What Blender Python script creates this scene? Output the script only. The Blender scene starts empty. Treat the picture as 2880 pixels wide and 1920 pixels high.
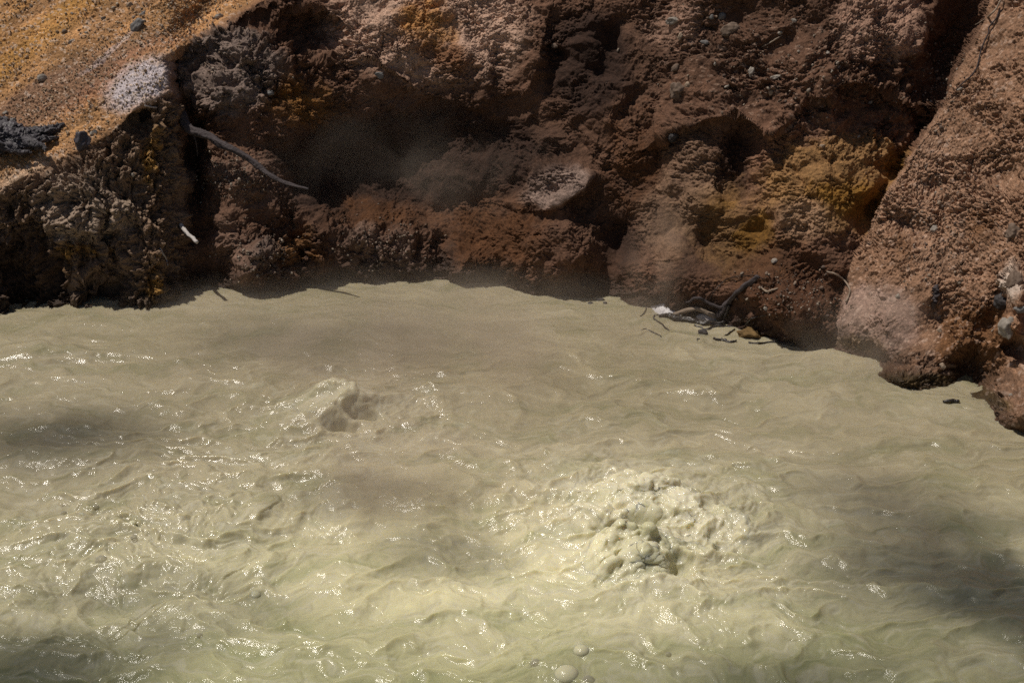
import bpy, math, time
import numpy as np
from mathutils import Vector, Matrix
T0 = time.time()
scene = bpy.context.scene
col = scene.collection
R = math.radians

# ------------------------------------------------------------------ camera, sky, sun, exposure
CAM = np.array([0.0, 0.0, 5.0])
PITCH = R(24.0)
LENS = 50.0
cam_d = bpy.data.cameras.new("camera"); cam = bpy.data.objects.new("camera", cam_d); col.objects.link(cam)
cam.location = CAM; cam.rotation_euler = (R(90) - PITCH, 0, 0)
cam_d.lens = LENS; cam_d.sensor_width = 36.0; cam_d.clip_end = 500.0; cam_d.clip_start = 0.05
scene.camera = cam

SUNV = np.array([-0.42, 0.10, 1.0]); SUNV /= np.linalg.norm(SUNV)
w = bpy.data.worlds.new("World"); scene.world = w; w.use_nodes = True
nt = w.node_tree; bg = nt.nodes["Background"]; sky = nt.nodes.new("ShaderNodeTexSky")
sky.sky_type = 'NISHITA'; sky.sun_disc = False
sky.sun_elevation = math.asin(SUNV[2]); sky.sun_rotation = math.atan2(SUNV[0], SUNV[1])
nt.links.new(sky.outputs[0], bg.inputs[0]); bg.inputs[1].default_value = 0.05
sl = bpy.data.lights.new("sun", 'SUN'); so = bpy.data.objects.new("sun", sl); col.objects.link(so)
sl.energy = 5.0; sl.angle = R(0.5); sl.color = (1.0, 0.93, 0.83)
so.rotation_euler = Vector(SUNV).to_track_quat('Z', 'Y').to_euler(); so.location = (0, 8, 20)
vs = scene.view_settings; vs.view_transform = 'Standard'; vs.look = 'None'; vs.gamma = 1.0; vs.exposure = -0.54
cy = scene.cycles
cy.use_denoising = False; cy.max_bounces = 6; cy.diffuse_bounces = 2; cy.glossy_bounces = 3
cy.volume_bounces = 1; cy.volume_step_rate = 2.0; cy.transparent_max_bounces = 12; cy.sample_clamp_indirect = 4.0
try:
    cy.denoiser = 'OPENIMAGEDENOISE'; cy.denoising_prefilter = 'ACCURATE'
except Exception:
    pass

# ------------------------------------------------------------------ numbers and noise
F = np.array([0, math.cos(PITCH), -math.sin(PITCH)]); U = np.array([0, math.sin(PITCH), math.cos(PITCH)])
def ray(px, py):
    xc = (np.asarray(px, float) - 1440) / 2880 * 36 / LENS
    yc = (960 - np.asarray(py, float)) / 1920 * 24 / LENS
    d = np.stack([xc, F[1] + yc * U[1], F[2] + yc * U[2]], -1)
    return d
def at_y(px, py, Y):
    d = ray(px, py); return CAM + d * (np.asarray(Y, float) / d[..., 1])[..., None]
def at_z(px, py, z=0.0):
    d = ray(px, py); return CAM + d * ((z - CAM[2]) / d[..., 2])[..., None]
def proj(P):
    q = P - CAM; f = q @ F
    return 1440 + (q[..., 0] / f) * LENS / 36 * 2880, 960 - (q @ U) / f * LENS / 24 * 1920, f
def ss(a, b, x):
    t = np.clip((x - a) / (b - a), 0, 1); return t * t * (3 - 2 * t)
def lerp(a, b, t): return a + (b - a) * t

_r = np.random.RandomState(11)
_P = np.arange(256); _r.shuffle(_P); _P = np.concatenate([_P, _P, _P]).astype(np.int32)
_G = _r.normal(size=(256, 3)); _G = (_G / np.linalg.norm(_G, axis=1)[:, None]).astype(np.float32)
def perlin(p):
    p = np.asarray(p, np.float32).reshape(-1, 3); out = np.empty(len(p), np.float32)
    for s in range(0, len(p), 131072):
        q = p[s:s + 131072]; fl = np.floor(q); i = fl.astype(np.int32) & 255; f = q - fl
        u = f * f * f * (f * (f * 6 - 15) + 10)
        r = 0
        for dx in (0, 1):
            wx = u[:, 0] if dx else 1 - u[:, 0]; hx = _P[i[:, 0] + dx]
            for dy in (0, 1):
                wy = wx * (u[:, 1] if dy else 1 - u[:, 1]); hy = _P[hx + i[:, 1] + dy]
                for dz in (0, 1):
                    g = _G[_P[hy + i[:, 2] + dz] & 255]
                    wz = wy * (u[:, 2] if dz else 1 - u[:, 2])
                    r = r + wz * (g[:, 0] * (f[:, 0] - dx) + g[:, 1] * (f[:, 1] - dy) + g[:, 2] * (f[:, 2] - dz))
        out[s:s + 131072] = r * 1.5
    return out
def sc(P, s, o=0.0):
    return P * np.asarray(s, np.float32) + np.float32(o)
def fbm(P, s, n=4, gain=0.5, o=0.0, mode=None):
    r = 0; a = 1.0; k = 1.0; t = 0
    for j in range(n):
        v = perlin(sc(P, np.asarray(s) * k, o + 17.3 * j))
        if mode == 'billow': v = np.abs(v) * 2 - 0.6
        elif mode == 'ridge': v = 1 - np.abs(v) * 2.2
        r = r + a * v; t += a; a *= gain; k *= 2.03
    return r / t
def worley(A, B, seed=0):
    """2-D cell noise: distance to nearest point, edge distance, cell random"""
    f1 = np.full(A.shape, 9.0, np.float32); f2 = f1.copy(); cid = np.zeros(A.shape, np.float32)
    ia = np.floor(A).astype(np.int64); ib = np.floor(B).astype(np.int64)
    for da in (-1, 0, 1):
        for db in (-1, 0, 1):
            ca = ia + da; cb = ib + db
            h = (ca * 374761393 + cb * 668265263 + seed * 9176263) & 0xffffffff
            h = ((h ^ (h >> 13)) * 1274126177) & 0xffffffff; h = h ^ (h >> 16)
            ra = (h & 1023) / 1023.0; rb = ((h >> 10) & 1023) / 1023.0; rc = ((h >> 20) & 255) / 255.0
            d = np.sqrt((ca + ra - A) ** 2 + (cb + rb - B) ** 2).astype(np.float32)
            m = d < f1
            f2 = np.where(m, f1, np.minimum(f2, d)); cid = np.where(m, rc, cid); f1 = np.where(m, d, f1)
    return f1, f2 - f1, cid
def facets(A, B, seed=0):
    """broken angular pieces: every cell gets its own height and tilt"""
    f1 = np.full(A.shape, 9.0, np.float32); out = np.zeros(A.shape, np.float32)
    ia = np.floor(A).astype(np.int64); ib = np.floor(B).astype(np.int64)
    for da in (-1, 0, 1):
        for db in (-1, 0, 1):
            ca = ia + da; cb = ib + db
            h = (ca * 374761393 + cb * 668265263 + seed * 9176263) & 0xffffffff
            h = ((h ^ (h >> 13)) * 1274126177) & 0xffffffff; h = h ^ (h >> 16)
            oa = A - ca - (h & 1023) / 1023.0; ob = B - cb - ((h >> 10) & 1023) / 1023.0; rc = ((h >> 20) & 255) / 255.0; th = rc * 43.0
            d = np.sqrt(oa ** 2 + ob ** 2).astype(np.float32); m = d < f1
            out = np.where(m, rc - 0.5 + 0.9 * (oa * np.cos(th) + ob * np.sin(th)) - 0.35 * d, out); f1 = np.where(m, d, f1)
    return out
def pline(X, Y, pts):
    """distance to polyline; sign > 0 on the left of its direction in a y-down picture (= above, for a line drawn left to right)"""
    best = np.full(X.shape, 1e9); sg = np.ones(X.shape)
    n = len(pts) - 1
    for i in range(n):
        (ax, ay), (bx, by) = pts[i], pts[i + 1]
        vx, vy = bx - ax, by - ay; L = vx * vx + vy * vy
        t = ((X - ax) * vx + (Y - ay) * vy) / L
        tc = np.clip(t, 0, 1)
        d = np.hypot(X - ax - tc * vx, Y - ay - tc * vy)
        c = -(vx * (Y - ay) - vy * (X - ax))
        m = d < best
        best = np.where(m, d, best); sg = np.where(m, np.sign(c), sg)
    return best, best * sg
def bl(X, Y, cx, cy, rx, ry, ang=0.0, p=1.0):
    a = R(ang); dx = X - cx; dy = Y - cy
    u = (dx * math.cos(a) + dy * math.sin(a)) / rx; v = (-dx * math.sin(a) + dy * math.cos(a)) / ry
    return np.exp(-((u * u + v * v) ** p))

# ------------------------------------------------------------------ mesh helpers
def make_mesh(name, V, faces, smooth=True):
    me = bpy.data.meshes.new(name); V = np.ascontiguousarray(V, np.float32); faces = np.ascontiguousarray(faces, np.int32)
    k = faces.shape[1]
    me.vertices.add(len(V)); me.vertices.foreach_set("co", V.ravel())
    me.loops.add(faces.size); me.loops.foreach_set("vertex_index", faces.ravel())
    me.polygons.add(len(faces)); me.polygons.foreach_set("loop_start", np.arange(0, faces.size, k, dtype=np.int32))
    me.update(calc_edges=True); me.validate(clean_customdata=False)
    if smooth: me.polygons.foreach_set("use_smooth", np.ones(len(me.polygons), bool))
    return me
def link(name, me, mat, parent=None, **props):
    o = bpy.data.objects.new(name, me); col.objects.link(o)
    if mat: me.materials.append(mat)
    if parent: o.parent = parent
    for k, v in props.items(): o[k] = v
    return o
def setcol(me, C, name="Col"):
    a = me.color_attributes.new(name, 'FLOAT_COLOR', 'POINT')
    a.data.foreach_set("color", (np.concatenate([C, np.zeros((len(C), 1))], 1) if C.shape[1] == 3 else C).astype(np.float32).ravel())
def grid_faces(nu, nv):
    i = np.arange(nu - 1)[:, None] * nv + np.arange(nv - 1)[None, :]
    return np.stack([i, i + nv, i + nv + 1, i + 1], -1).reshape(-1, 4)
def vnormals(G):
    """normals of a (nu,nv,3) grid"""
    du = np.gradient(G, axis=0); dv = np.gradient(G, axis=1)
    n = np.cross(du, dv); return n / (np.linalg.norm(n, axis=-1, keepdims=True) + 1e-12)
def split_grid(G, N, C, lab, names):
    """cut one surface into several objects along a label map, with the normals of the whole kept at the joins"""
    nu, nv, _ = G.shape; Fc = grid_faces(nu, nv); fl = lab.reshape(-1)[Fc[:, 0]]
    res = []
    for k, (name, mat, props) in enumerate(names):
        f = Fc[fl == k]
        if not len(f): continue
        used, inv = np.unique(f, return_inverse=True); f = inv.reshape(-1, 4)
        me = make_mesh(name, G.reshape(-1, 3)[used], f)
        if C is not None: setcol(me, C.reshape(-1, C.shape[-1])[used])
        me.normals_split_custom_set_from_vertices(N.reshape(-1, 3)[used].astype(np.float32))
        res.append(link(name, me, mat, **props))
    return res

# ------------------------------------------------------------------ materials
def new_mat(name):
    m = bpy.data.materials.new(name); m.use_nodes = True; t = m.node_tree
    return m, t, t.nodes["Principled BSDF"]
def nd(t, kind, **kw):
    n = t.nodes.new(kind)
    for k, v in kw.items(): setattr(n, k, v)
    return n
def mat_earth():
    m, t, b = new_mat("earth")
    at = nd(t, "ShaderNodeVertexColor", layer_name="Col"); geo = nd(t, "ShaderNodeNewGeometry")
    n1 = nd(t, "ShaderNodeTexNoise"); n1.inputs["Scale"].default_value = 55; n1.inputs["Detail"].default_value = 6; n1.inputs["Roughness"].default_value = 0.7
    n2 = nd(t, "ShaderNodeTexNoise"); n2.inputs["Scale"].default_value = 160; n2.inputs["Detail"].default_value = 3; n2.inputs["Roughness"].default_value = 0.7
    for n in (n1, n2): t.links.new(geo.outputs["Position"], n.inputs["Vector"])
    mr = nd(t, "ShaderNodeMapRange"); mr.inputs[1].default_value = 0.3; mr.inputs[2].default_value = 0.7; mr.inputs[3].default_value = 0.50; mr.inputs[4].default_value = 1.5
    t.links.new(n1.outputs["Fac"], mr.inputs[0])
    mx = nd(t, "ShaderNodeVectorMath", operation='SCALE'); t.links.new(at.outputs["Color"], mx.inputs[0]); t.links.new(mr.outputs[0], mx.inputs["Scale"])
    t.links.new(mx.outputs[0], b.inputs["Base Color"])
    wr_ = nd(t, "ShaderNodeMapRange"); wr_.inputs[3].default_value = 0.9; wr_.inputs[4].default_value = 0.38; t.links.new(at.outputs["Alpha"], wr_.inputs[0]); t.links.new(wr_.outputs[0], b.inputs["Roughness"])
    b.inputs["Specular IOR Level"].default_value = 0.3
    bp = nd(t, "ShaderNodeBump"); bp.inputs["Strength"].default_value = 0.9; bp.inputs["Distance"].default_value = 0.010
    t.links.new(n2.outputs["Fac"], bp.inputs["Height"]); t.links.new(bp.outputs[0], b.inputs["Normal"])
    return m
def mat_simple(name, c1, c2, scale=30, rough=0.85, bump=0.004, stretch=None, spec=0.3):
    m, t, b = new_mat(name); tc = nd(t, "ShaderNodeTexCoord")
    n1 = nd(t, "ShaderNodeTexNoise"); n1.inputs["Scale"].default_value = scale; n1.inputs["Detail"].default_value = 6; n1.inputs["Roughness"].default_value = 0.65
    t.links.new(tc.outputs["Object"], n1.inputs["Vector"])
    if stretch:
        uv = nd(t, "ShaderNodeUVMap"); mp = nd(t, "ShaderNodeMapping"); mp.inputs["Scale"].default_value = stretch
        t.links.new(uv.outputs[0], mp.inputs[0]); t.links.new(mp.outputs[0], n1.inputs["Vector"])
    r = nd(t, "ShaderNodeValToRGB"); r.color_ramp.elements[0].position = 0.32; r.color_ramp.elements[1].position = 0.68
    r.color_ramp.elements[0].color = (*c1, 1); r.color_ramp.elements[1].color = (*c2, 1)
    t.links.new(n1.outputs["Fac"], r.inputs[0]); t.links.new(r.outputs[0], b.inputs["Base Color"])
    b.inputs["Roughness"].default_value = rough; b.inputs["Specular IOR Level"].default_value = spec
    bp = nd(t, "ShaderNodeBump"); bp.inputs["Distance"].default_value = bump; bp.inputs["Strength"].default_value = 0.8
    t.links.new(n1.outputs["Fac"], bp.inputs["Height"]); t.links.new(bp.outputs[0], b.inputs["Normal"])
    return m
def mat_mud():
    m, t, b = new_mat("milky_mud")
    at = nd(t, "ShaderNodeVertexColor", layer_name="Col"); t.links.new(at.outputs["Color"], b.inputs["Base Color"])
    b.inputs["Subsurface Weight"].default_value = 0.6; b.inputs["Subsurface Radius"].default_value = (1.0, 0.85, 0.5); b.inputs["Subsurface Scale"].default_value = 0.08
    b.inputs["Roughness"].default_value = 0.12; b.inputs["IOR"].default_value = 1.34; b.inputs["Specular IOR Level"].default_value = 0.5
    geo = nd(t, "ShaderNodeNewGeometry"); n2 = nd(t, "ShaderNodeTexNoise"); n2.inputs["Scale"].default_value = 190; n2.inputs["Detail"].default_value = 1
    mp = nd(t, "ShaderNodeMapping"); mp.inputs["Scale"].default_value = (0.6, 1.3, 1.0); t.links.new(geo.outputs["Position"], mp.inputs[0]); t.links.new(mp.outputs[0], n2.inputs["Vector"])
    bp = nd(t, "ShaderNodeBump"); bp.inputs["Strength"].default_value = 0.6; bp.inputs["Distance"].default_value = 0.0026
    t.links.new(n2.outputs["Fac"], bp.inputs["Height"]); t.links.new(bp.outputs[0], b.inputs["Normal"])
    return m
EARTH = mat_earth(); MUD = mat_mud()

# ------------------------------------------------------------------ terrain
SH = np.array([(-600, 915), (-300, 905), (0, 893), (150, 872), (370, 868), (470, 850), (550, 822), (640, 815), (700, 818), (790, 812), (850, 800), (940, 786), (1060, 793), (1200, 786),
      (1290, 799), (1400, 802), (1600, 832), (1750, 845), (1850, 852), (1950, 890), (2080, 925), (2200, 962), (2330, 978), (2440, 1015), (2490, 1058), (2580, 1090), (2660, 1098), (2760, 1138), (2880, 1205), (3100, 1330), (3400, 1500)], float)
NX, NY = 2000, 720
def terrain():
    pxs = np.linspace(-480, 3360, NX); v = np.linspace(0, 1, NY)
    top = -420.0
    s = np.interp(pxs, SH[:, 0], SH[:, 1])
    X = np.repeat(pxs[:, None], NY, 1); Yp = (s + 45)[:, None] + (top - s - 45)[:, None] * v[None, :]
    PX3 = np.stack([X.ravel() / 1000, Yp.ravel() / 1000, np.zeros(X.size)], -1)
    wx = (fbm(PX3, 5.0, 4, o=3.1) * 34).reshape(X.shape); wy = (fbm(PX3, 5.0, 4, o=9.7) * 34).reshape(X.shape)
    WX, WY = X + wx, Yp + wy                     # irregular outlines for every hand-placed form
    d = ray(X, Yp); k = d[..., 2] / d[..., 1]
    # shoreline of the back cliff (behind the headland and the right bank) and of the two fronts
    sc_ = np.interp(pxs, [-600, 300, 560, 700, 2330, 2600, 3400], [800, 800, 815, 0, 0, 940, 960]); sc_ = np.where((pxs > 640) & (pxs < 2330), s, np.interp(pxs, [-600, 300, 560, 640, 2330, 2600, 3400], [790, 800, 815, 815, 978, 955, 950]))
    def base(Ys, m): return (CAM[2] + m * Ys) / (m - k)
    Yc_s = at_z(pxs, sc_)[:, 1][:, None]; Yf_s = at_z(pxs, s)[:, 1][:, None]
    Yc = base(Yc_s, 1.75)
    # headland: steep front up to the break line, gentler gravel slope above it
    bk = np.interp(pxs, [-600, -100, 0, 106, 204, 306, 357, 425, 476, 560, 800], [640, 560, 530, 476, 425, 372, 330, 282, 262, 262, 262])[:, None] + wy * 0.4
    Yf = base(Yf_s, 2.3)
    kb = (lambda dd: dd[..., 2] / dd[..., 1])(ray(X, np.repeat(bk.mean(1, keepdims=True), NY, 1)))
    Yb = (CAM[2] + 2.3 * Yf_s) / (2.3 - kb); zb = CAM[2] + kb * Yb
    Yt = (CAM[2] - zb + 0.62 * Yb) / (0.62 - k)
    hb = ss(-10, 26, Yp - bk)                    # 1 on the steep front
    hk = np.maximum(Yf, 0) * 0 + np.where(Yp > bk, Yf, Yt)
    HB = [(860, -500), (800, -60), (700, 20), (560, 92), (452, 182), (480, 262), (505, 335), (500, 450), (515, 600), (515, 760), (490, 850), (490, 1000)]
    _, sd = pline(WX, WY, HB)                    # <0 left of the line = headland
    wid = lerp(22, 55, ss(260, 620, Yp))
    wl = 1 - ss(-0.2, 1.0, sd / wid)
    hillm = wl * (1 - hb); frontm = wl * hb
    # right bank
    RB = [(2990, -500), (2800, -60), (2762, 60), (2668, 250), (2560, 425), (2440, 640), (2362, 820), (2325, 990), (2320, 1200)]
    _, sr = pline(WX, WY, RB); sr = sr           # >0 ... fixed below by test
    if np.median(sr[-200:, 300]) < 0: sr = -sr
    wr = ss(-8, 12, sr)
    Yr = base(Yf_s, 1.22)
    Y = lerp(lerp(Yc, hk, wl), Yr, wr)
    cl = (1 - wl) * (1 - wr)
    # ---- hand-placed relief, metres towards the camera
    A = np.zeros_like(Y)
    B = lambda *a, **k_: bl(WX, WY, *a, **k_)
    def ledge(pts, amp, up, dn):
        e, sgn = pline(WX, WY, pts)
        return amp * np.where(sgn > 0, np.exp(-np.abs(sgn) / up), np.exp(-np.abs(sgn) / dn))
    cA = 0.0
    cA = cA + 0.24 * B(1210, 90, 360, 190, 0, p=1.2) + ledge([(1150, 250), (1200, 280), (1300, 292), (1400, 262), (1485, 245), (1515, 190), (1530, 130)], 0.10, 80, 18)
    cA = cA - 0.24 * B(1320, 360, 230, 80, 4) - 0.14 * B(1570, 190, 40, 110, 14) - 0.16 * B(1700, 150, 45, 90, 30) - 0.15 * B(1775, 290, 22, 60, 30)
    cA = cA - 0.36 * B(960, 490, 190, 110, 12) - 0.32 * B(1300, 560, 130, 80, 0) - 0.25 * B(1120, 420, 120, 80)
    cA = cA + 0.14 * B(760, 340, 190, 70, 24) + 0.22 * B(660, 200, 160, 110, 20) - 0.40 * B(880, 95, 80, 55, 20, p=2) - 0.22 * B(700, 60, 60, 40)
    cA = cA - 0.30 * B(570, 180, 70, 60, 0) - 0.40 * B(545, 440, 48, 150, 0) - 0.26 * B(585, 640, 48, 190, -14)
    cA = cA + 0.24 * B(1560, 520, 105, 68, -10, p=3) + ledge([(1450, 575), (1530, 592), (1600, 600), (1640, 560), (1660, 470)], 0.07, 40, 8)
    cA = cA + 0.2 * B(1700, 330, 140, 90, 30) + 0.10 * B(1900, 560, 110, 120, 0) + ledge([(1985, 560), (2012, 560), (2004, 420), (2040, 350)], 0.0, 40, 10)
    # broken ledge with overhangs right of the middle
    cA = cA + ledge([(1870, 385), (1930, 345), (2075, 335), (2140, 372), (2165, 385), (2205, 345), (2260, 262), (2320, 282), (2350, 250), (2440, 240), (2560, 300)], 0.19, 70, 9)
    cA = cA - 0.20 * B(2070, 470, 48, 110, 12, p=2) - 0.10 * B(2300, 310, 120, 40, 0) - 0.16 * B(2480, 330, 120, 110, -35) - 0.14 * B(2050, 70, 120, 50, -20) - 0.12 * B(2190, 120, 60, 30, -20)
    cA = cA + 0.14 * B(2480, 80, 120, 110, 0, p=2) + 0.1 * B(2280, 160, 70, 60) - 0.45 * B(2690, 90, 60, 190, 24, p=1.5) - 0.22 * B(2560, 470, 50, 160, 32)
    cA = cA - 0.16 * B(2100, 690, 70, 70, 0) + 0.12 * B(2330, 560, 160, 100, 0) - 0.14 * B(2440, 610, 60, 45, -30)
    # mounds along the foot
    cA = cA + 0.34 * B(640, 650, 80, 130, -28, p=1.2) + 0.34 * B(745, 745, 95, 75, 0, p=1.2) + 0.26 * B(890, 690, 70, 95, 0, p=1.2) - 0.2 * B(835, 700, 26, 100, -14)
    cA = cA + 0.26 * B(700, 500, 160, 80, 24, p=1.2) + 0.28 * B(1060, 700, 130, 90, 12, p=1.2) + 0.22 * B(1320, 745, 62, 50, 0, p=1.7) - 0.16 * B(1230, 690, 45, 60)
    cA = cA + 0.30 * B(1540, 700, 150, 130, 0, p=1.6) - 0.2 * B(1740, 690, 38, 90, 15) + 0.25 * B(1880, 770, 120, 100, 0, p=1.5) - 0.2 * B(1990, 690, 0.1 + 40, 60)
    cA = cA + 0.36 * B(2170, 850, 150, 80, 18, p=1.6) + 0.12 * B(1400, 640, 40, 60, 0)
    cA = cA * (0.78 + 0.35 * (wx / 34.0) + 0.35 * (wy / 34.0))
    A = A + cA * cl
    fA = 0.16 * B(250, 560, 150, 120, 0) + 0.12 * B(420, 760, 60, 120, 8) - 0.10 * B(340, 740, 40, 90) + 0.08 * B(180, 760, 40, 110) - 0.25 * B(60, 800, 90, 110, 0) - 0.3 * B(390, 320, 34, 34) - 0.12 * B(300, 640, 20, 70) + 0.10 * B(425, 350, 22, 70) - 0.22 * B(270, 820, 60, 34)
    A = A + fA * frontm
    A = A + (0.10 * B(420, 230, 90, 50, -30) - 0.10 * B(560, 60, 120, 40, -30)) * hillm
    rA = -0.30 * B(2740, 1050, 70, 70, 25, p=1.6) + 0.16 * B(2530, 1060, 80, 40, 10, p=1.2) + 0.2 * B(2860, 1160, 60, 50, 0, p=1.2) - 0.15 * B(2790, 890, 30, 90, 25) + 0.22 * B(2850, 820, 34, 60, 0, p=1.6) + 0.22 * B(2840, 920, 30, 35, 0, p=2) - 0.2 * B(2850, 985, 34, 26, 0, p=2)
    rA = rA - 0.12 * B(2560, 640, 60, 34, 20) - 0.10 * B(2640, 900, 60, 50, 0) + 0.12 * B(2440, 900, 80, 60, 0) - 0.14 * B(2470, 1010, 34, 22, 0) - 0.1 * B(2820, 480, 60, 40, 0) - 0.08 * B(2620, 520, 40, 24, 0)
    A = A + rA * wr
    G = at_y(X, Yp, Y - A)
    N = vnormals(G)
    if np.mean(N[..., 1]) > 0: N = -N
    # ---- broken-up surface, displaced along the normal
    P = G.reshape(-1, 3).astype(np.float32)
    rs = lambda a: a.reshape(X.shape)
    warp = np.stack([fbm(P, 2.2, 3, o=1.0), fbm(P, 2.2, 3, o=5.0), fbm(P, 2.2, 3, o=8.0)], -1).astype(np.float32)
    PW = P + 0.16 * warp
    big = rs(fbm(PW, 1.1, 3, o=2.0)); med = rs(fbm(PW, 3.4, 4, o=4.0)); rid = rs(fbm(PW, (3.0, 3.0, 3.6), 4, mode='billow', o=6.0))
    fin = rs(fbm(P, 16.0, 4, 0.72, o=7.0)); clod = rs(fbm(P, 11.0, 3, 0.6, mode='billow', o=12.0))
    flute = rs(fbm(P + 0.16 * warp, (7.0, 3.0, 2.3), 4, 0.55, mode='billow', o=21.0))
    grit = rs(fbm(P, 42.0, 3, 0.7, o=33.0))
    gaps = rs(np.clip(fbm(PW, 2.6, 3, o=41.0) * 2.2 + 0.5, 0, 1))          # where rubble lies / where crust is smooth
    a2 = P[:, 0] + lerp(0.45, -0.75, wr.ravel()).astype(np.float32) * P[:, 1] + 0.05 * warp[:, 0]; b2 = P[:, 2] * 1.05 + P[:, 1] * 0.6 + 0.05 * warp[:, 1]
    cw = 0.9 * fbm(P, 14.0, 2, o=91.0); w1, e1, c1 = worley(a2 * 8.0 + cw, b2 * 8.0 - cw, 3); w2, e2, c2 = worley(a2 * 21.0, b2 * 21.0, 8); w3, e3, c3 = worley(a2 * 38.0, b2 * 38.0, 5)
    crack = rs(np.exp(-(e1 / 0.045) ** 2) * 1.0 + 0.8 * np.exp(-(e2 / 0.07) ** 2))
    knob = rs(np.where(c2 > 0.62, np.sqrt(np.clip(1 - (w2 / 0.52) ** 2, 0, 1)), 0)); knob3 = rs(np.where(c3 > 0.5, np.sqrt(np.clip(1 - (w3 / 0.5) ** 2, 0, 1)), 0))
    # zones
    rub = np.clip(B(640, 180, 210, 160, 15, p=2) + B(860, 120, 150, 150, 0, p=2) + 0.8 * B(900, 690, 330, 110, 0, p=2) + 0.8 * B(2300, 260, 330, 110, 10, p=2) + 0.7 * B(2600, 270, 110, 220, 25, p=2), 0, 1) * cl
    crk = np.clip(B(1180, 60, 300, 140, 0, p=2) + 0.35 * B(1560, 520, 110, 80, 0, p=2) + B(2480, 80, 150, 140, 0, p=2) + 0.5 * B(1000, 200, 200, 80), 0, 1) * cl + wr * np.clip(B(2700, 520, 300, 330, -25, p=2) , 0, 1)
    smooth = np.clip(B(1850, 680, 190, 150, 0, p=2) + B(1100, 520, 300, 130, 0, p=2) + 0.7 * B(2200, 830, 250, 90) , 0, 1) * cl + wr * np.clip(B(2450, 900, 140, 140, 0, p=2) + 0.6 * B(2640, 250, 100, 300, 30, p=2), 0, 1)
    jw = 0.55 * fbm(P, 20.0, 3, 0.6, o=95.0); jw2 = 0.55 * fbm(P, 20.0, 3, 0.6, o=98.0)
    fc1 = rs(facets(a2 * 9 + jw, b2 * 9 + jw2, 21)); fc2 = rs(facets(a2 * 19 + jw, b2 * 19 + jw2, 22)); fc3 = rs(facets(a2 * 36 + 0.6 * jw, b2 * 36 + 0.6 * jw2, 23)); fcv = rs(facets(a2 * 11 + jw, b2 * 4.5 + jw2, 24))
    stv = np.linalg.norm(np.gradient(G, axis=0), axis=-1); stv = np.clip(2.6 * np.median(stv) / stv, 0.04, 1)
    sth = np.linalg.norm(np.gradient(G, axis=1), axis=-1); stv = stv * np.clip(4.0 * np.median(sth) / sth, 0.2, 1)
    D = 0
    D = D + cl * (0.13 * big + 0.10 * med * (1 - 0.4 * smooth) + rid * (0.045 + 0.09 * rub) * (1 - 0.6 * smooth))
    D = D + frontm * (0.15 * med + 0.13 * flute + 0.11 * rid + 0.08 * big)
    D = D + wr * (0.07 * big + 0.06 * med * (1 - 0.5 * smooth) + 0.03 * rid)
    D = D + hillm * (0.05 * big + 0.02 * med)
    vario = 0.22 + 0.95 * gaps
    roughness = cl * (0.75 + 0.7 * rub - 0.25 * smooth) + frontm * 0.85 + wr * (0.75 - 0.3 * smooth) + hillm * 0.45
    D = D + stv * roughness * lerp(1, vario, np.clip(cl + wr, 0, 1)) * (0.026 * fin + 0.022 * clod * gaps + 0.010 * grit)
    D = D + stv * knob * 0.020 * (cl * (0.25 + 0.9 * rub) * gaps + wr * 0.35 * gaps + hillm * 0.35 * gaps + frontm * 0.5) + stv * knob3 * 0.010 * (hillm * 1.0 * gaps + cl * 0.5 * gaps + wr * 0.6 * gaps + frontm * 0.5)
    D = D - crack * crk * 0.028 * (0.4 + 0.6 * gaps) * stv
    # scree runs diagonally down the gravel slope
    D = D + stv * lerp(1, vario, np.clip(cl + wr, 0, 1)) * (cl * (0.040 * fc1 * (0.35 + 0.9 * rub) + 0.024 * fc2 * (0.5 + 0.7 * rub) * (0.4 + 0.6 * gaps) + 0.012 * fc3) * (1 - 0.5 * smooth) + frontm * (0.045 * fcv + 0.026 * fc2 + 0.014 * fc3) + wr * (0.022 * fc1 * gaps + 0.016 * fc2 + 0.010 * fc3) * (1 - 0.5 * smooth) + hillm * (0.006 * fc2 * gaps + 0.009 * fc3))
    runs = rs(fbm(np.stack([(X * 0.55 + Yp * 0.83).ravel() / 1000, (X * 0.83 - Yp * 0.55).ravel() / 4500, np.zeros(X.size)], -1), 26.0, 4, 0.6, o=51.0))
    D = D + hillm * 0.022 * runs
    under = ss(0.02, -0.08, G[..., 2])
    G2 = G + N * (D * (1 - 0.5 * under))[..., None]
    # ---- colours of the ground, with some light and shade painted in
    C = np.empty(X.shape + (3,)); C[:] = (0.215, 0.142, 0.100)
    m1 = rs(fbm(P, 1.7, 4, o=61.0)); m2 = rs(fbm(PW, 4.5, 5, 0.6, o=71.0)); m3 = rs(fbm(P, 14.0, 4, 0.65, o=81.0))
    def paint(c, wgt): 
        nonlocal C
        C = lerp(C, np.array(c), np.clip(wgt, 0, 1)[..., None])
    def edge(wm, sharp=2.2): return np.clip((wm + 0.45 * m2 + 0.25 * m3 - 0.42) * sharp + 0.35, 0, 1) * np.clip(wm * 3, 0, 1)
    paint((0.150, 0.098, 0.068), np.clip(0.5 + 1.6 * m1, 0, 1) * cl * 0.8)
    paint((0.36, 0.285, 0.230), edge(np.clip(B(1210, 70, 320, 180, 0, p=2), 0, 1)) * cl * 0.95)
    paint((0.33, 0.275, 0.24), edge(B(1560, 520, 100, 65, -10, p=2)) * cl)
    paint((0.38, 0.285, 0.225), edge(np.clip(B(2480, 70, 140, 120, 0, p=2) + 0.8 * B(1900, 60, 130, 80), 0, 1)) * cl * 0.85)
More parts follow.
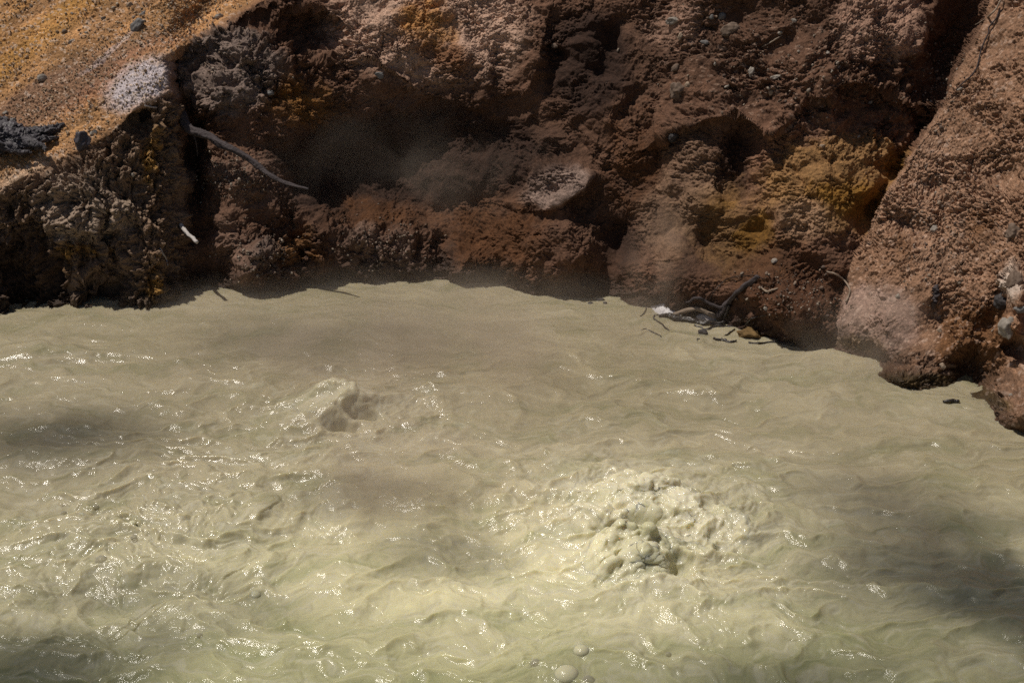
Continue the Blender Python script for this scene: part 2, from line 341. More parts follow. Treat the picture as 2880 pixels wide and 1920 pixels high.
    paint((0.080, 0.050, 0.036), edge(np.clip(B(1250, 420, 360, 130, 0, p=2) + B(950, 500, 250, 130, 0, p=2) + B(1650, 170, 130, 160, 0, p=2) + 0.8 * B(2060, 470, 60, 110, 12, p=2) + 0.7 * B(1750, 700, 60, 110), 0, 1)) * cl * 0.9)  # damp brown earth, with the shade of the hollows painted in
    paint((0.165, 0.088, 0.042), edge(np.clip(B(1400, 660, 150, 110, 0) + 0.8 * B(1050, 600, 160, 60) + 0.8 * B(1250, 160, 120, 60, 20) + 0.7 * B(1800, 450, 120, 180), 0, 1)) * cl * 0.8)
    paint((0.31, 0.175, 0.055), edge(np.clip(0.9 * B(1200, 55, 90, 70) + 0.8 * B(850, 290, 120, 80, 20) + 0.6 * B(840, 700, 80, 60), 0, 1)) * cl * 0.7)
    paint((0.24, 0.165, 0.085), edge(np.clip(B(2380, 520, 240, 150, 0, p=2) + 0.8 * B(2010, 610, 150, 120, 0) + 0.8 * B(2130, 740, 120, 60), 0, 1)) * cl * 0.85)
    paint((0.205, 0.125, 0.036), edge(np.clip(B(2400, 560, 130, 60, 10) + 0.9 * B(2560, 460, 60, 50) + B(2110, 660, 60, 60) + 0.7 * B(2000, 560, 60, 40), 0, 1), 3) * cl * 0.75)
    paint((0.27, 0.205, 0.150), edge(np.clip(0.8 * B(1950, 480, 90, 160) + B(2260, 620, 90, 60) + B(1870, 640, 80, 110), 0, 1)) * cl * 0.7)
    paint((0.26, 0.235, 0.215), edge(np.clip(B(640, 190, 170, 130, 10, p=2) + 0.7 * B(1060, 700, 130, 70, 10) + 0.6 * B(720, 720, 90, 80), 0, 1)) * cl * 0.75)
    paint((0.15, 0.085, 0.050), edge(B(2230, 800, 190, 110, 10, p=2)) * cl * 0.8)
    paint((0.25, 0.185, 0.145), edge(np.clip(B(650, 700, 60, 110, -25) + B(700, 500, 150, 70, 24) + 0.8 * B(1060, 690, 110, 70), 0, 1)) * cl * 0.85)  # mounds at the foot painted paler, as if sunlit
    # gravel slope
    hillc = np.array((0.37, 0.235, 0.130)) * (1 + 0.75 * runs[..., None]); C = lerp(C, hillc, hillm[..., None])
    st = rs(fbm(np.stack([(X * 0.53 + Yp * 0.85).ravel() / 1000, (X * 0.85 - Yp * 0.53).ravel() / 9000, np.zeros(X.size)], -1), 9.0, 4, 0.55, o=55.0))
    paint((0.42, 0.255, 0.08), hillm * np.clip(st * 2.5, 0, 1) * ss(420, 60, X + Yp) * 1.0)
    paint((0.20, 0.140, 0.105), hillm * np.clip(st * -1.6, 0, 0.7))
    paint((0.23, 0.155, 0.115), hillm * np.clip(B(200, 235, 260, 55, -30, p=2) * 1.1 + B(60, 310, 130, 50, -20), 0, 1) * 0.75)
    paint((0.35, 0.205, 0.140), 0.6 * hillm * np.clip(B(310, 220, 190, 26, -37, p=2) + B(470, 130, 80, 22, -25), 0, 1) * 0.8)
    paint((0.40, 0.370, 0.382), hillm * np.clip(edge(B(388, 240, 120, 60, -28, p=1.5), 1.6) + 0.5 * edge(B(300, 150, 110, 9, -40, p=1.5), 2) + 0.6 * B(470, 290, 30, 40), 0, 1))
    paint((0.45, 0.36, 0.28), hillm * B(60, 505, 120, 34, -25, p=2) * 0.7)
    # headland front
    paint((0.235, 0.175, 0.130), frontm)
    paint((0.33, 0.275, 0.225), edge(B(240, 580, 160, 130, 0, p=2)) * frontm * 0.7)
    paint((0.30, 0.185, 0.065), edge(np.clip(B(425, 420, 30, 110) + 0.9 * B(430, 790, 40, 80, 10) + 0.9 * B(220, 710, 110, 24) + 0.6 * B(170, 740, 24, 40), 0, 1) * (0.75 + 0.9 * m3), 2.2) * frontm * 0.8)
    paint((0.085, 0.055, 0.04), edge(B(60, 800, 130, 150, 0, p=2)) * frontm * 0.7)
    # right bank
    paint((0.265, 0.185, 0.130), wr)
    paint((0.31, 0.225, 0.165), wr * edge(np.clip(B(2640, 560, 180, 240, -25, p=2), 0, 1)) * 0.8)
    paint((0.27, 0.215, 0.185), wr * edge(np.clip(B(2450, 900, 150, 120, 0, p=2), 0, 1)) * 0.9)
    paint((0.17, 0.10, 0.052), wr * edge(np.clip(B(2740, 960, 110, 130, 20, p=2) + 0.6 * B(2760, 640, 60, 90) + 0.5 * B(2560, 700, 60, 60), 0, 1)) * 0.85)
    paint((0.13, 0.10, 0.045), wr * edge(np.clip(B(2650, 1090, 200, 40, 14, p=2) + 0.8 * B(2420, 960, 90, 30), 0, 1)) * 0.8)
    paint((0.40, 0.37, 0.33), wr * edge(np.clip(B(2840, 790, 36, 60) , 0, 1)) * 0.9)
    # pale pebble grains, dry crust variation, wet tide line
    C = C * (1 + 0.28 * m3 + 0.20 * m2)[..., None]
    paint((0.46, 0.38, 0.31), (knob3 > 0.55) * rs(c3 > 0.86) * (hillm + wr * 0.6 + cl * 0.7 * B(2200, 200, 330, 180, 5, p=2)) * 0.7)
    paint((0.42, 0.36, 0.31), (knob > 0.5) * rs(c2 > 0.9) * (cl * gaps * B(2200, 200, 330, 180, 5, p=2) + hillm + wr * 0.7) * 0.6)
    C = np.clip(C, 0.004, 0.9); lum = C @ np.array([0.3, 0.55, 0.15]); C = C * ((lum / 0.21) ** 0.45)[..., None]  # darks deepened, lit tones raised: contrast of light put into the colour
    C = np.clip(lum[..., None] * ((lum / 0.21) ** 0.45)[..., None] + (C - lum[..., None] * ((lum / 0.21) ** 0.45)[..., None]) * np.array([1.38, 1.38, 1.25]), 0.004, 0.9)
    C = C * (1 + 0.02 * hillm + 0.02 * wr - 0.14 * cl - 0.08 * frontm + 0.40 * cl * B(2330, 520, 320, 190, 0, p=2) + 0.40 * cl * B(1190, 60, 340, 170, 0, p=2) + 0.2 * cl * B(2480, 70, 140, 120, 0, p=2))[..., None] * (np.array([1.03, 1.0, 0.98]) + np.array([0.06, -0.03, -0.05]) * (cl + 0.8 * wr)[..., None])  # upper lobe painted brighter as sunlit; ochre deposits lighter too
    wet = ss(0.30, 0.03, G2[..., 2] + 0.20 * m2 + 0.10 * m3)
    C = C * (1 - 0.62 * wet)[..., None]
    C = C * (1 - 0.22 * cl * (1 - 0.7 * np.clip(B(1210, 70, 330, 190, 0, p=2) + B(2300, 480, 330, 190, 0, p=2) + B(640, 200, 200, 140), 0, 1)))[..., None]; C = np.clip(C, 0.005, 0.8); C = np.concatenate([C, wet[..., None]], -1)  # shaded part of the cliff painted darker, sunlit parts mostly spared
    # carry the ground on above the picture, back up the hill
    ex = []
    last = G2[:, -1:, :]
    ext = [0.15, 0.4, 0.8, 1.5, 3, 6, 12, 25]
    rows = np.concatenate([last + np.array([0, e, 0.30 * e]) for e in ext], 1)
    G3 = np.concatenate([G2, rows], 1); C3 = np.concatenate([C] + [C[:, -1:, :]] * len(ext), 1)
    wl = np.concatenate([wl[:1]] * 3 + [wl] + [wl[-1:]] * 3, 0); wr = np.concatenate([wr[:1]] * 3 + [wr] + [wr[-1:]] * 3, 0)   # and on past both sides
    G3 = np.concatenate([G3[:1] + np.array([-k_, -0.5 * k_, 0]) for k_ in (9.0, 4.0, 1.5)] + [G3] + [G3[-1:] + np.array([k_, -1.1 * k_, 0]) for k_ in (1.5, 4.0, 9.0)], 0)
    C3 = np.concatenate([C3[:1]] * 3 + [C3] + [C3[-1:]] * 3, 0)
    N3 = vnormals(G3)
    if np.mean(N3[..., 2]) < 0: N3 = -N3; 
    lab = np.where(wl > 0.5, 1, np.where(wr > 0.5, 2, 0)); lab = np.concatenate([lab] + [lab[:, -1:]] * len(ext), 1)
    flip = np.mean(np.cross(G3[1:, :-1] - G3[:-1, :-1], G3[:-1, 1:] - G3[:-1, :-1])[..., 1]) > 0
    if flip: G3, C3, N3, lab = G3[::-1], C3[::-1], N3[::-1], lab[::-1]
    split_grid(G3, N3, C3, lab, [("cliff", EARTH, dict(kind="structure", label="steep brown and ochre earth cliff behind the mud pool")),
                                 ("hillside", EARTH, dict(kind="structure", label="tan gravel slope ending in a fluted dark headland over the mud pool")),
                                 ("bank", EARTH, dict(kind="structure", label="cracked reddish earth bank coming down to the pool at the right"))])
    return G2, vnormals(G2)
TG, TN = terrain()
if np.mean(TN[..., 1]) > 0: TN = -TN
print("terrain", round(time.time() - T0, 1))
# nearest visible ground per pixel, for setting things down on it
ZS = 3.0
zb = np.full((1200, 600), 1e9); zi = np.zeros((1200, 600), np.int64)
_p, _q, _f = proj(TG.reshape(-1, 3)); _i = np.round((_p + 300) / ZS).astype(int); _j = np.round((_q + 300) / ZS).astype(int)
_ok = (_i >= 0) & (_i < 1200) & (_j >= 0) & (_j < 600)
_o = np.argsort(-_f[_ok]); _ids = np.nonzero(_ok)[0][_o]
zi[_i[_ids], _j[_ids]] = _ids; zb[_i[_ids], _j[_ids]] = _f[_ids]
def ground(px, py):
    i = int(round((px + 300) / ZS)); j = int(round((py + 300) / ZS))
    for r in range(0, 8):
        sub = zb[i - r:i + r + 1, j - r:j + r + 1]
        if sub.min() < 1e8:
            a, b = np.unravel_index(np.argmin(sub), sub.shape); kx = zi[i - r + a, j - r + b]
            f = sub.min(); d = ray(px, py); p = CAM + d * f
            if p[2] < 0.0: return at_z(px, py), np.array([0, 0, 1.0])
            return p, TN.reshape(-1, 3)[kx]
    p = at_z(px, py); return p, np.array([0, 0, 1.0])
def water_pt(px, py, z=0.0): return at_z(px, py, z)

# ------------------------------------------------------------------ mud pool
BOILS = []
def pool():
    NU, NV = 1500, 950
    pxs = np.linspace(-700, 3580, NU); v = np.linspace(0, 1, NV); pys = 740 + (2250 - 740) * v
    X = np.repeat(pxs[:, None], NV, 1); Yp = np.repeat(pys[None, :], NU, 0)
    G = at_z(X, Yp); P = G.reshape(-1, 3).astype(np.float32); rs = lambda a: a.reshape(X.shape)
    x, y = G[..., 0], G[..., 1]
    def W(px, py): return at_z(px, py)[:2]
    srcs = [(W(1830, 1440), 1.0), (W(980, 1170), 0.7), (W(480, 1450), 0.8)]
    # radial flow coordinates around the boils
    warp = np.stack([fbm(P, 0.9, 3, o=1.0), fbm(P, 0.9, 3, o=5.0), np.zeros(len(P))], -1).astype(np.float32)
    warp2 = np.stack([fbm(P, 3.5, 3, o=11.0), fbm(P, 3.5, 3, o=15.0), np.zeros(len(P))], -1).astype(np.float32)
    PW = P + 0.35 * warp + 0.10 * warp2
    calm = np.clip(ss(1050, 860, Yp + 0.04 * np.abs(X - 1300)), 0, 1)
    dist = [np.hypot(x - s[0][0], (y - s[0][1])) for s in srcs]
    act = np.clip(sum(s[1] * np.exp(-(dd / 0.85) ** 2) for s, dd in zip(srcs, dist)) + 0.35 * ss(1250, 1700, Yp), 0, 1)
    H = 0.040 * rs(fbm(P, 0.8, 2, o=2.0))
    ch = rs(fbm(PW, (1.6, 3.6, 1), 3, 0.45, o=4.0)); H = H + ch * lerp(0.040, 0.010, calm) * (0.6 + 0.6 * act)
    rdg = rs(fbm(PW, (1.9, 3.6, 1), 2, 0.4, mode='ridge', o=8.0)); H = H + np.clip(rdg - 0.2, 0, 1) ** 1.6 * lerp(0.065, 0.014, calm) * (0.4 + 0.8 * act)
    sw = rs(fbm(PW, (1.1, 2.4, 1), 2, 0.4, o=18.0)); H = H + lerp(0.06, 0.022, calm) * sw
    bil = rs(fbm(PW + 0.05 * warp2, 7.5, 3, 0.5, mode='billow', o=14.0)); H = H + bil * 0.026 * act ** 1.3
    H = H + 0.011 * rs(fbm(PW + 0.04 * warp2, 15.0, 2, 0.5, mode='billow', o=19.0)) * act ** 1.5
    # little wind and flow ripples, drawn out across the flow
    PA = P + 0.30 * warp + 0.16 * warp2
    hair = rs(fbm(PA, (9.0, 30.0, 1), 3, 0.6, o=23.0)); H = H + hair * 0.0030 * (0.6 + 0.5 * rs(np.clip(fbm(P, 2.0, 2, o=31.0) * 2 + 0.6, 0, 1.4)))
    hair2 = rs(fbm(PA, (3.2, 11.0, 1), 3, 0.55, o=27.0)); H = H + hair2 * lerp(0.011, 0.0075, calm)
    sm = rs(fbm(PA, (20.0, 36.0, 1), 2, 0.6, o=29.0)); H = H + sm * 0.0022 * (0.3 + act)
    # rings and streaks carried outward from the boils
    for (sc0, sw0), dd in zip(srcs, dist):
        an = np.arctan2(y - sc0[1], x - sc0[0]); q = np.stack([(dd + 0.10 * rs(warp[:, 0]) + 0.05 * rs(warp2[:, 1])).ravel() * 7.5, np.cos(an).ravel() * 1.3, np.sin(an).ravel() * 1.3], -1)
        H = H + sw0 * np.exp(-(dd / 1.3) ** 2) * ss(0.15, 0.5, dd) * (0.028 * rs(perlin(q)) + 0.012 * rs(perlin(q * np.array([2.6, 2.2, 2.2]) + 7)))
    # hollows and folds in the surface
    def wb(px, py, rx, ry, ang=0): 
        c = W(px, py); dx, dy = x + 0.12 * rs(warp2[:, 0]) - c[0], y + 0.12 * rs(warp2[:, 1]) - c[1]; a = R(ang)
        return np.exp(-(((dx * math.cos(a) + dy * math.sin(a)) / rx) ** 2 + ((-dx * math.sin(a) + dy * math.cos(a)) / ry) ** 2))
    H = H - 0.07 * wb(1350, 1520, .26, .30) - 0.05 * wb(1240, 1620, .3, .3) + 0.05 * wb(1150, 1400, .5, .35) - 0.04 * wb(480, 1660, .6, .2, 10)
    H = H + 0.07 * wb(620, 1480, .34, .20, 25) + 0.06 * wb(520, 1390, .35, .25) + 0.05 * wb(250, 1520, .35, .25) + 0.06 * wb(1990, 1110, .28, .18)
    H = H + 0.03 * wb(1500, 1390, .3, .1) - 0.05 * wb(1460, 1395, .12, .05) - 0.04 * wb(1420, 1378, .08, .04)
    FX, FY = X + 30 * rs(warp2[:, 0]), Yp + 30 * rs(warp2[:, 1])
    for pts, am, wu, wd in [([(470, 1690), (560, 1640), (640, 1590), (700, 1530), (735, 1480)], .075, 110, 9), ([(420, 1742), (540, 1692), (625, 1640)], .05, 90, 8), ([(845, 1500), (880, 1440), (965, 1385)], .05, 80, 14),
                            ([(60, 1715), (160, 1768), (235, 1800)], .06, 80, 10), ([(1990, 1735), (2060, 1768), (2185, 1785)], .045, 90, 10), ([(860, 1560), (910, 1622), (1010, 1685)], .045, 90, 12), ([(1180, 1440), (1300, 1520), (1345, 1540)], .05, 100, 12),
                            ([(2150, 1470), (2230, 1540), (2300, 1580)], .045, 90, 14), ([(1560, 1790), (1700, 1760), (1850, 1790), (2000, 1830)], .035, 80, 12), ([(1240, 1412), (1310, 1396), (1360, 1402)], .04, 40, 8), ([(1420, 1408), (1500, 1400), (1560, 1375)], .05, 50, 8), ([(150, 1300), (330, 1330), (520, 1325)], .03, 70, 14)]:
        e_, s_ = pline(FX, FY, pts); H = H + 0.55 * am * np.where(s_ > 0, np.exp(-np.abs(s_) / wu), np.exp(-np.abs(s_) / (2.6 * wd))) * (0.65 + 0.9 * rs(warp2[:, 2] * 0 + fbm(P, 2.5, 2, o=37.0))) * np.clip(1.2 - e_ / (wu * 2.2), 0, 1)
    # the boils: domes of rising mud
    dome1 = wb(1790, 1420, .46, .36, -10); dome1b = wb(1960, 1490, .38, .26, -20); dome2 = wb(1770, 1585, .32, .26, 0); dome3 = wb(950, 1150, .32, .27, 10)
    H = H + 0.14 * dome1 + 0.06 * dome1b + 0.14 * dome2 ** 1.2 + 0.20 * dome3
    H = H - 0.18 * wb(1895, 1590, .07, .12, 20) - 0.15 * wb(1790, 1495, .22, .06, 8) - 0.10 * wb(1690, 1540, .06, .07) - 0.08 * wb(1925, 1420, .06, .05) - 0.08 * wb(2000, 1470, .05, .08) - 0.07 * wb(1745, 1460, .05, .05) - 0.06 * wb(1570, 1590, .06, .06) - 0.06 * wb(1720, 1365, .1, .07) - 0.12 * wb(1030, 1175, .11, .08) - 0.10 * wb(975, 1203, .12, .045)
    G[..., 2] = H
    N = vnormals(G); 
    if N[..., 2].mean() < 0: N = -N
    lump = np.clip(dome1 + dome1b * 0.8 + dome2 * 1.3 + dome3 * 0.8, 0, 1)
    PB = G.reshape(-1, 3).astype(np.float32) + 0.07 * warp2
    l1 = rs(fbm(PB, 3.6, 2, 0.4, mode='billow', o=44.0)); l2 = rs(fbm(PB, 9.0, 2, 0.5, mode='billow', o=47.0)); tear = np.clip(rs(fbm(PB, (5.0, 7.0, 5.0), 2, 0.5, mode='ridge', o=49.0)) - 0.62, 0, 1)
    w1, e1, c1 = worley((PB[:, 0]) * 4.6, PB[:, 1] * 4.6, 4); kn = rs(np.exp(-(w1 / 0.42) ** 2))
    G = G + N * (lump * (0.050 * l1 + 0.022 * l2 + 0.03 * tear + kn * (0.005 + 0.050 * np.clip(dome2 * 1.2 + 0.3 * dome1b + 0.8 * dome3, 0, 1))))[..., None]
    N = vnormals(G)
    if N[..., 2].mean() < 0: N = -N
    # colour of the mud: creamy where stirred up, greener in the near pool
    t1 = rs(np.clip(fbm(PW, 0.7, 3, o=61.0) * 1.3 + 0.5, 0, 1)); g = ss(1150, 1750, Yp + 260 * rs(fbm(P, 0.6, 3, o=66.0)))
    C = np.empty(X.shape + (3,)); C[:] = (0.345, 0.300, 0.205)
    C = lerp(C, np.array((0.45, 0.420, 0.270)), (g * 0.9)[..., None]); C = lerp(C, C * np.array((0.88, 0.88, 0.84)), t1[..., None])
    C = lerp(C, np.array((0.56, 0.520, 0.375)), np.clip(lump * 0.8 + act * 0.25, 0, 1)[..., None])
    C = lerp(C, np.array((0.44, 0.415, 0.275)), (0.75 * np.clip(dome2 * 1.4, 0, 1))[..., None])  # lower boil is the same mud, painted darker for its shade
    PS = P * np.array([1.0, 2.4, 1.0], np.float32) + 0.8 * warp + 0.30 * warp2
    swl = rs(fbm(PS, 1.5, 4, 0.55, o=71.0)) + 0.5 * rs(fbm(P + 0.25 * warp2 + 0.4 * warp, (4.0, 15.0, 1), 3, 0.6, o=75.0))
    C = C * (1 + 0.36 * swl)[..., None]; C = lerp(C, C * np.array((0.93, 1.0, 0.86)), np.clip(-swl * 1.4, 0, 1)[..., None])
    C = C * (1 + 0.52 * np.exp(-((X - 1350) / 650) ** 2 - ((Yp - 1590) / 270) ** 2))[..., None]  # middle of the pool painted brighter, as if in fuller sun
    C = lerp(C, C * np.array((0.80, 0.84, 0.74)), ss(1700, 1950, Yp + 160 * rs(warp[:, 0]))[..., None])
    fl = np.clip(rs(fbm(PS + 0.2 * warp2, (2.2, 3.0, 1), 3, 0.55, mode='ridge', o=85.0)) - 0.60, 0, 1) * 3.2 * np.clip(0.25 + act, 0, 1)
    C = lerp(C, np.array((0.56, 0.53, 0.42)), np.clip(0.7 * fl, 0, 0.32)[..., None])
    lab = np.zeros(X.shape, int)
    rough_edge = 0.05 * rs(warp2[:, 0])
    lab[(dome1 + 0.7 * dome1b + rough_edge) > 0.36] = 1; lab[(dome2 + rough_edge > 0.36) & (dome2 > dome1 + 0.25)] = 2; lab[dome3 + rough_edge > 0.34] = 3
    n = np.cross(G[1:, :-1] - G[:-1, :-1], G[:-1, 1:] - G[:-1, :-1])[..., 2].mean()
    if n < 0: G, N, C, lab = G[::-1], N[::-1], C[::-1], lab[::-1]
    gp = "boils rising in the mud pool"
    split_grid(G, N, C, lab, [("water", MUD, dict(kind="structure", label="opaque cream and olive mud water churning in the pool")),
        ("boil", MUD, dict(label="widest pale boil of mud, a smooth creamy dome in the right half of the pool", category="boil", group=gp)),
        ("boil", MUD, dict(label="lumpy olive boil of bulging knobs, darkened as in shade, just below the widest creamy dome", category="boil", group=gp)),
        ("boil", MUD, dict(label="smaller boil with a dark hollow in its side, farther out toward the cliff", category="boil", group=gp))])
    return G
WG = pool()
print("pool", round(time.time() - T0, 1))

# ------------------------------------------------------------------ materials of the smaller things
M_BLACKWOOD = mat_simple("charred_wood", (0.006, 0.005, 0.006), (0.115, 0.100, 0.115), 3, 0.5, 0.020, stretch=(11, 2.5, 1), spec=0.5)
M_GREYWOOD = mat_simple("weathered_wood", (0.022, 0.017, 0.017), (0.120, 0.096, 0.098), 3, 0.8, 0.010, stretch=(14, 1.6, 1))
M_PALEWOOD = mat_simple("bleached_wood", (0.32, 0.28, 0.26), (0.62, 0.58, 0.56), 3, 0.8, 0.003, stretch=(10, 2.0, 1))
M_TANWOOD = mat_simple("tan_root", (0.15, 0.105, 0.075), (0.42, 0.33, 0.25), 3, 0.85, 0.003, stretch=(8, 2.0, 1))
M_WETWOOD = mat_simple("wet_dark_wood", (0.010, 0.008, 0.007), (0.040, 0.030, 0.026), 3, 0.35, 0.004, stretch=(8, 3.0, 1), spec=0.5)
M_GREYROCK = mat_simple("grey_rock", (0.10, 0.096, 0.094), (0.25, 0.235, 0.225), 14, 0.85, 0.006)
M_PALEROCK = mat_simple("pale_rock", (0.20, 0.17, 0.14), (0.42, 0.37, 0.32), 18, 0.85, 0.006)
M_TANROCK = mat_simple("tan_rock", (0.24, 0.17, 0.12), (0.44, 0.34, 0.25), 18, 0.88, 0.006)
M_BROWNROCK = mat_simple("brown_rock", (0.10, 0.066, 0.046), (0.24, 0.175, 0.135), 14, 0.9, 0.008)
M_DARKROCK = mat_simple("dark_rock", (0.018, 0.016, 0.017), (0.085, 0.075, 0.075), 22, 0.7, 0.010)
M_OCHREROCK = mat_simple("ochre_rock", (0.07, 0.042, 0.016), (0.25, 0.155, 0.06), 12, 0.9, 0.010)
M_FOAM = mat_simple("foam", (0.55, 0.53, 0.54), (0.80, 0.78, 0.80), 60, 0.5, 0.004, spec=0.5)

# ------------------------------------------------------------------ builders
def catmull(pts, n):
    pts = np.asarray(pts, float); p = np.vstack([2 * pts[0] - pts[1], pts, 2 * pts[-1] - pts[-2]])
    k = len(pts) - 1; out = []
    for t in np.linspace(0, k - 1e-6, n):
        i = int(t); f = t - i; a, b, c, d = p[i:i + 4]
        out.append(0.5 * ((2 * b) + (-a + c) * f + (2 * a - 5 * b + 4 * c - d) * f * f + (-a + 3 * b - 3 * c + d) * f ** 3))
    return np.array(out)
def tube_arrays(pts, rad, n=60, seg=12, gnarl=0.12, wob=0.3, seed=0.0, flat=1.0):
    rad = np.asarray(rad, float); L = catmull(pts, n); r = np.interp(np.linspace(0, 1, n), np.linspace(0, 1, len(rad)), rad)
    L = L + np.stack([perlin(np.stack([np.linspace(0, 9, n), np.full(n, seed + q), np.full(n, 0.5)], -1)) for q in (1.3, 4.7, 8.1)], -1) * (wob * r)[:, None]
    T = np.gradient(L, axis=0); T /= np.linalg.norm(T, axis=1)[:, None] + 1e-9
    ref = np.array([0.12, 0.3, 1.0]); A = np.cross(T, ref); A /= np.linalg.norm(A, axis=1)[:, None] + 1e-9; Bn = np.cross(A, T)
    th = np.linspace(0, 2 * math.pi, seg + 1)
    c = np.cos(th)[None, :, None] * A[:, None, :] + flat * np.sin(th)[None, :, None] * Bn[:, None, :]
    nz = perlin(np.stack([np.repeat(np.cos(th)[None], n, 0) * 1.6 + seed, np.repeat(np.sin(th)[None], n, 0) * 1.6, np.repeat((np.cumsum(np.r_[0, np.linalg.norm(np.diff(L, axis=0), axis=1)]) * 5 / (rad.max() * 14 + 0.01))[:, None], seg + 1, 1)], -1).reshape(-1, 3)).reshape(n, seg + 1)
    rr = r[:, None] * (1 + gnarl * 2.2 * nz)
    V = L[:, None, :] + c * rr[..., None]
    if gnarl > 0.15:
        q_ = (V - V.reshape(-1, 3).mean(0)).reshape(-1, 3) / (rad.max() + 1e-9); nz2 = fbm(q_ * np.array([1.0, 1.0, 1.6]), 1.7, 4, 0.65, o=seed, mode='billow').reshape(n, seg + 1); nz2[:, -1] = nz2[:, 0]
        V = V + c * (r[:, None] * nz2 * gnarl * 2.2)[..., None]
    cap0 = np.repeat(L[:1] - T[:1] * r[0] * 0.25, seg + 1, 0)[None]; cap1 = np.repeat(L[-1:] + T[-1:] * r[-1] * 0.35, seg + 1, 0)[None]
    V = np.concatenate([cap0, V, cap1], 0); m = n + 2
    uv = np.stack([np.repeat(np.linspace(0, 1, seg + 1)[None], m, 0), np.repeat(np.linspace(0, 1, m)[:, None] * np.linalg.norm(np.diff(L, axis=0), axis=1).sum() / 0.5, seg + 1, 1)], -1)
    return V.reshape(-1, 3), grid_faces(m, seg + 1), uv.reshape(-1, 2)
def add_mesh(name, arrs, mat, parent=None, origin=None, **props):
    V = []; Fc = []; UV = []; o = 0
    for v, f, u in arrs: V.append(v); Fc.append(f + o); UV.append(u); o += len(v)
    V = np.concatenate(V); Fc = np.concatenate(Fc); UV = np.concatenate(UV)
    if origin is None: origin = V.mean(0) if parent is None else np.zeros(3)
    me = bpy.data.meshes.new(name); k = 4
    W_ = (V - origin).astype(np.float32)
    me.vertices.add(len(W_)); me.vertices.foreach_set("co", W_.ravel()); me.loops.add(Fc.size); me.loops.foreach_set("vertex_index", Fc.astype(np.int32).ravel())
    me.polygons.add(len(Fc)); me.polygons.foreach_set("loop_start", np.arange(0, Fc.size, k, dtype=np.int32)); me.update(calc_edges=True)
    l = me.uv_layers.new(name="UVMap"); l.data.foreach_set("uv", UV[Fc.ravel()].astype(np.float32).ravel())
    me.polygons.foreach_set("use_smooth", np.ones(len(Fc), bool))
    o = link(name, me, mat, parent, **props)
    o.location = origin if parent is None else (0, 0, 0)
    if parent is not None: o.matrix_parent_inverse = Matrix.Translation(-Vector(parent.location))
    return o
MPP = lambda f: f / 4000.0          # metres per picture pixel (of 2880) at depth f
def on_ground(px, py, lift=0.0):
    p, n = ground(px, py); d = p - CAM; f = d @ F; r = lift * MPP(f)
    return p - d / np.linalg.norm(d) * r, MPP(f)
def stick(name, pix, rpx, mat, label, cat, group=None, lift=0.6, mode='ground', n=50, gnarl=0.12, wob=0.35, seed=0.0, seg=10, parent=None, flat=1.0, z=None):
    pts = []; mp = 0
    for i, (px, py) in enumerate(pix):
        if mode == 'ground': p, m = on_ground(px, py, lift * (rpx[min(i, len(rpx) - 1)]))
        else:
            zz = z[i] if z is not None else 0.0; p = at_z(px, py, zz + wz(at_z(px, py))); m = MPP((p - CAM) @ F)
        pts.append(p); mp = m
    a = tube_arrays(pts, np.array(rpx) * mp * (0.8 if mat is M_WETWOOD else 1.0), n=n, seg=seg, gnarl=gnarl, wob=wob, seed=seed, flat=flat)
    pr = {}
    if label: pr['label'] = label
    if cat: pr['category'] = cat
    if group: pr['group'] = group
    return add_mesh(name, [a], mat, parent, **pr)
_wx = WG[..., 0].ravel(); _wy = WG[..., 1].ravel(); _wz = WG[..., 2].ravel()
def wz(p):
    return float(_wz[np.argmin((_wx - p[0]) ** 2 + (_wy - p[1]) ** 2)])
import bmesh
def rock_mesh(name, seed, sub=4, ang=0.5, rough=0.24):
    bm = bmesh.new(); bmesh.ops.create_icosphere(bm, subdivisions=sub, radius=1.0)
    V = np.array([v.co[:] for v in bm.verts]); rg = np.random.RandomState(seed)
    for q in range(9):                                   # broken flat faces
        n = rg.normal(size=3); n /= np.linalg.norm(n); d = 0.55 + 0.35 * rg.rand()
        h = V @ n; V = V - np.clip(h - d, 0, None)[:, None] * n * (ang + 0.4)
    V = V * (1 + rough * fbm(V, 1.6, 3, o=seed * 3.1) + 0.35 * rough * fbm(V, 5.0, 3, 0.6, o=seed * 1.7))[:, None]
    for v, c in zip(bm.verts, V): v.co = c
    for f in bm.faces: f.smooth = True
    me = bpy.data.meshes.new(name); bm.to_mesh(me); bm.free(); return me
def stone(px, py, rx, ry, mat, label, name="stone", cat="stone", seed=1, ang=0.0, sink=0.25, group=None, onwater=False, depth=None, sub=4):
    if onwater: p = at_z(px, py, 0.0); n = np.array([0, 0, 1.0]); p = at_z(px, py, wz(p) + ry * 0.3 * MPP((p - CAM) @ F))
    else: p, n = ground(px, py)
    f = (p - CAM) @ F; m = MPP(f); rz = depth if depth else 0.7 * min(rx, ry)
    me = rock_mesh(name, seed, sub, rough=0.24 if max(rx, ry) < 15 else 0.42); o = link(name, me, mat, None, label=label, category=cat)
    if group: o['group'] = group
    e1 = np.array([math.cos(R(ang)), 0, 0]) - U * math.sin(R(ang)); e1 /= np.linalg.norm(e1); e3 = -(p - CAM) / np.linalg.norm(p - CAM); e2 = np.cross(e3, e1); e2 /= np.linalg.norm(e2); e1 = np.cross(e2, e3)
    M = Matrix(((e1[0] * rx * m, e2[0] * ry * m, e3[0] * rz * m, 0), (e1[1] * rx * m, e2[1] * ry * m, e3[1] * rz * m, 0), (e1[2] * rx * m, e2[2] * ry * m, e3[2] * rz * m, 0), (0, 0, 0, 1)))
    # real size goes into the mesh, so the object keeps unit scale
    me.transform(M); o.location = p + e3 * rz * m * (0.5 - sink)
    return o

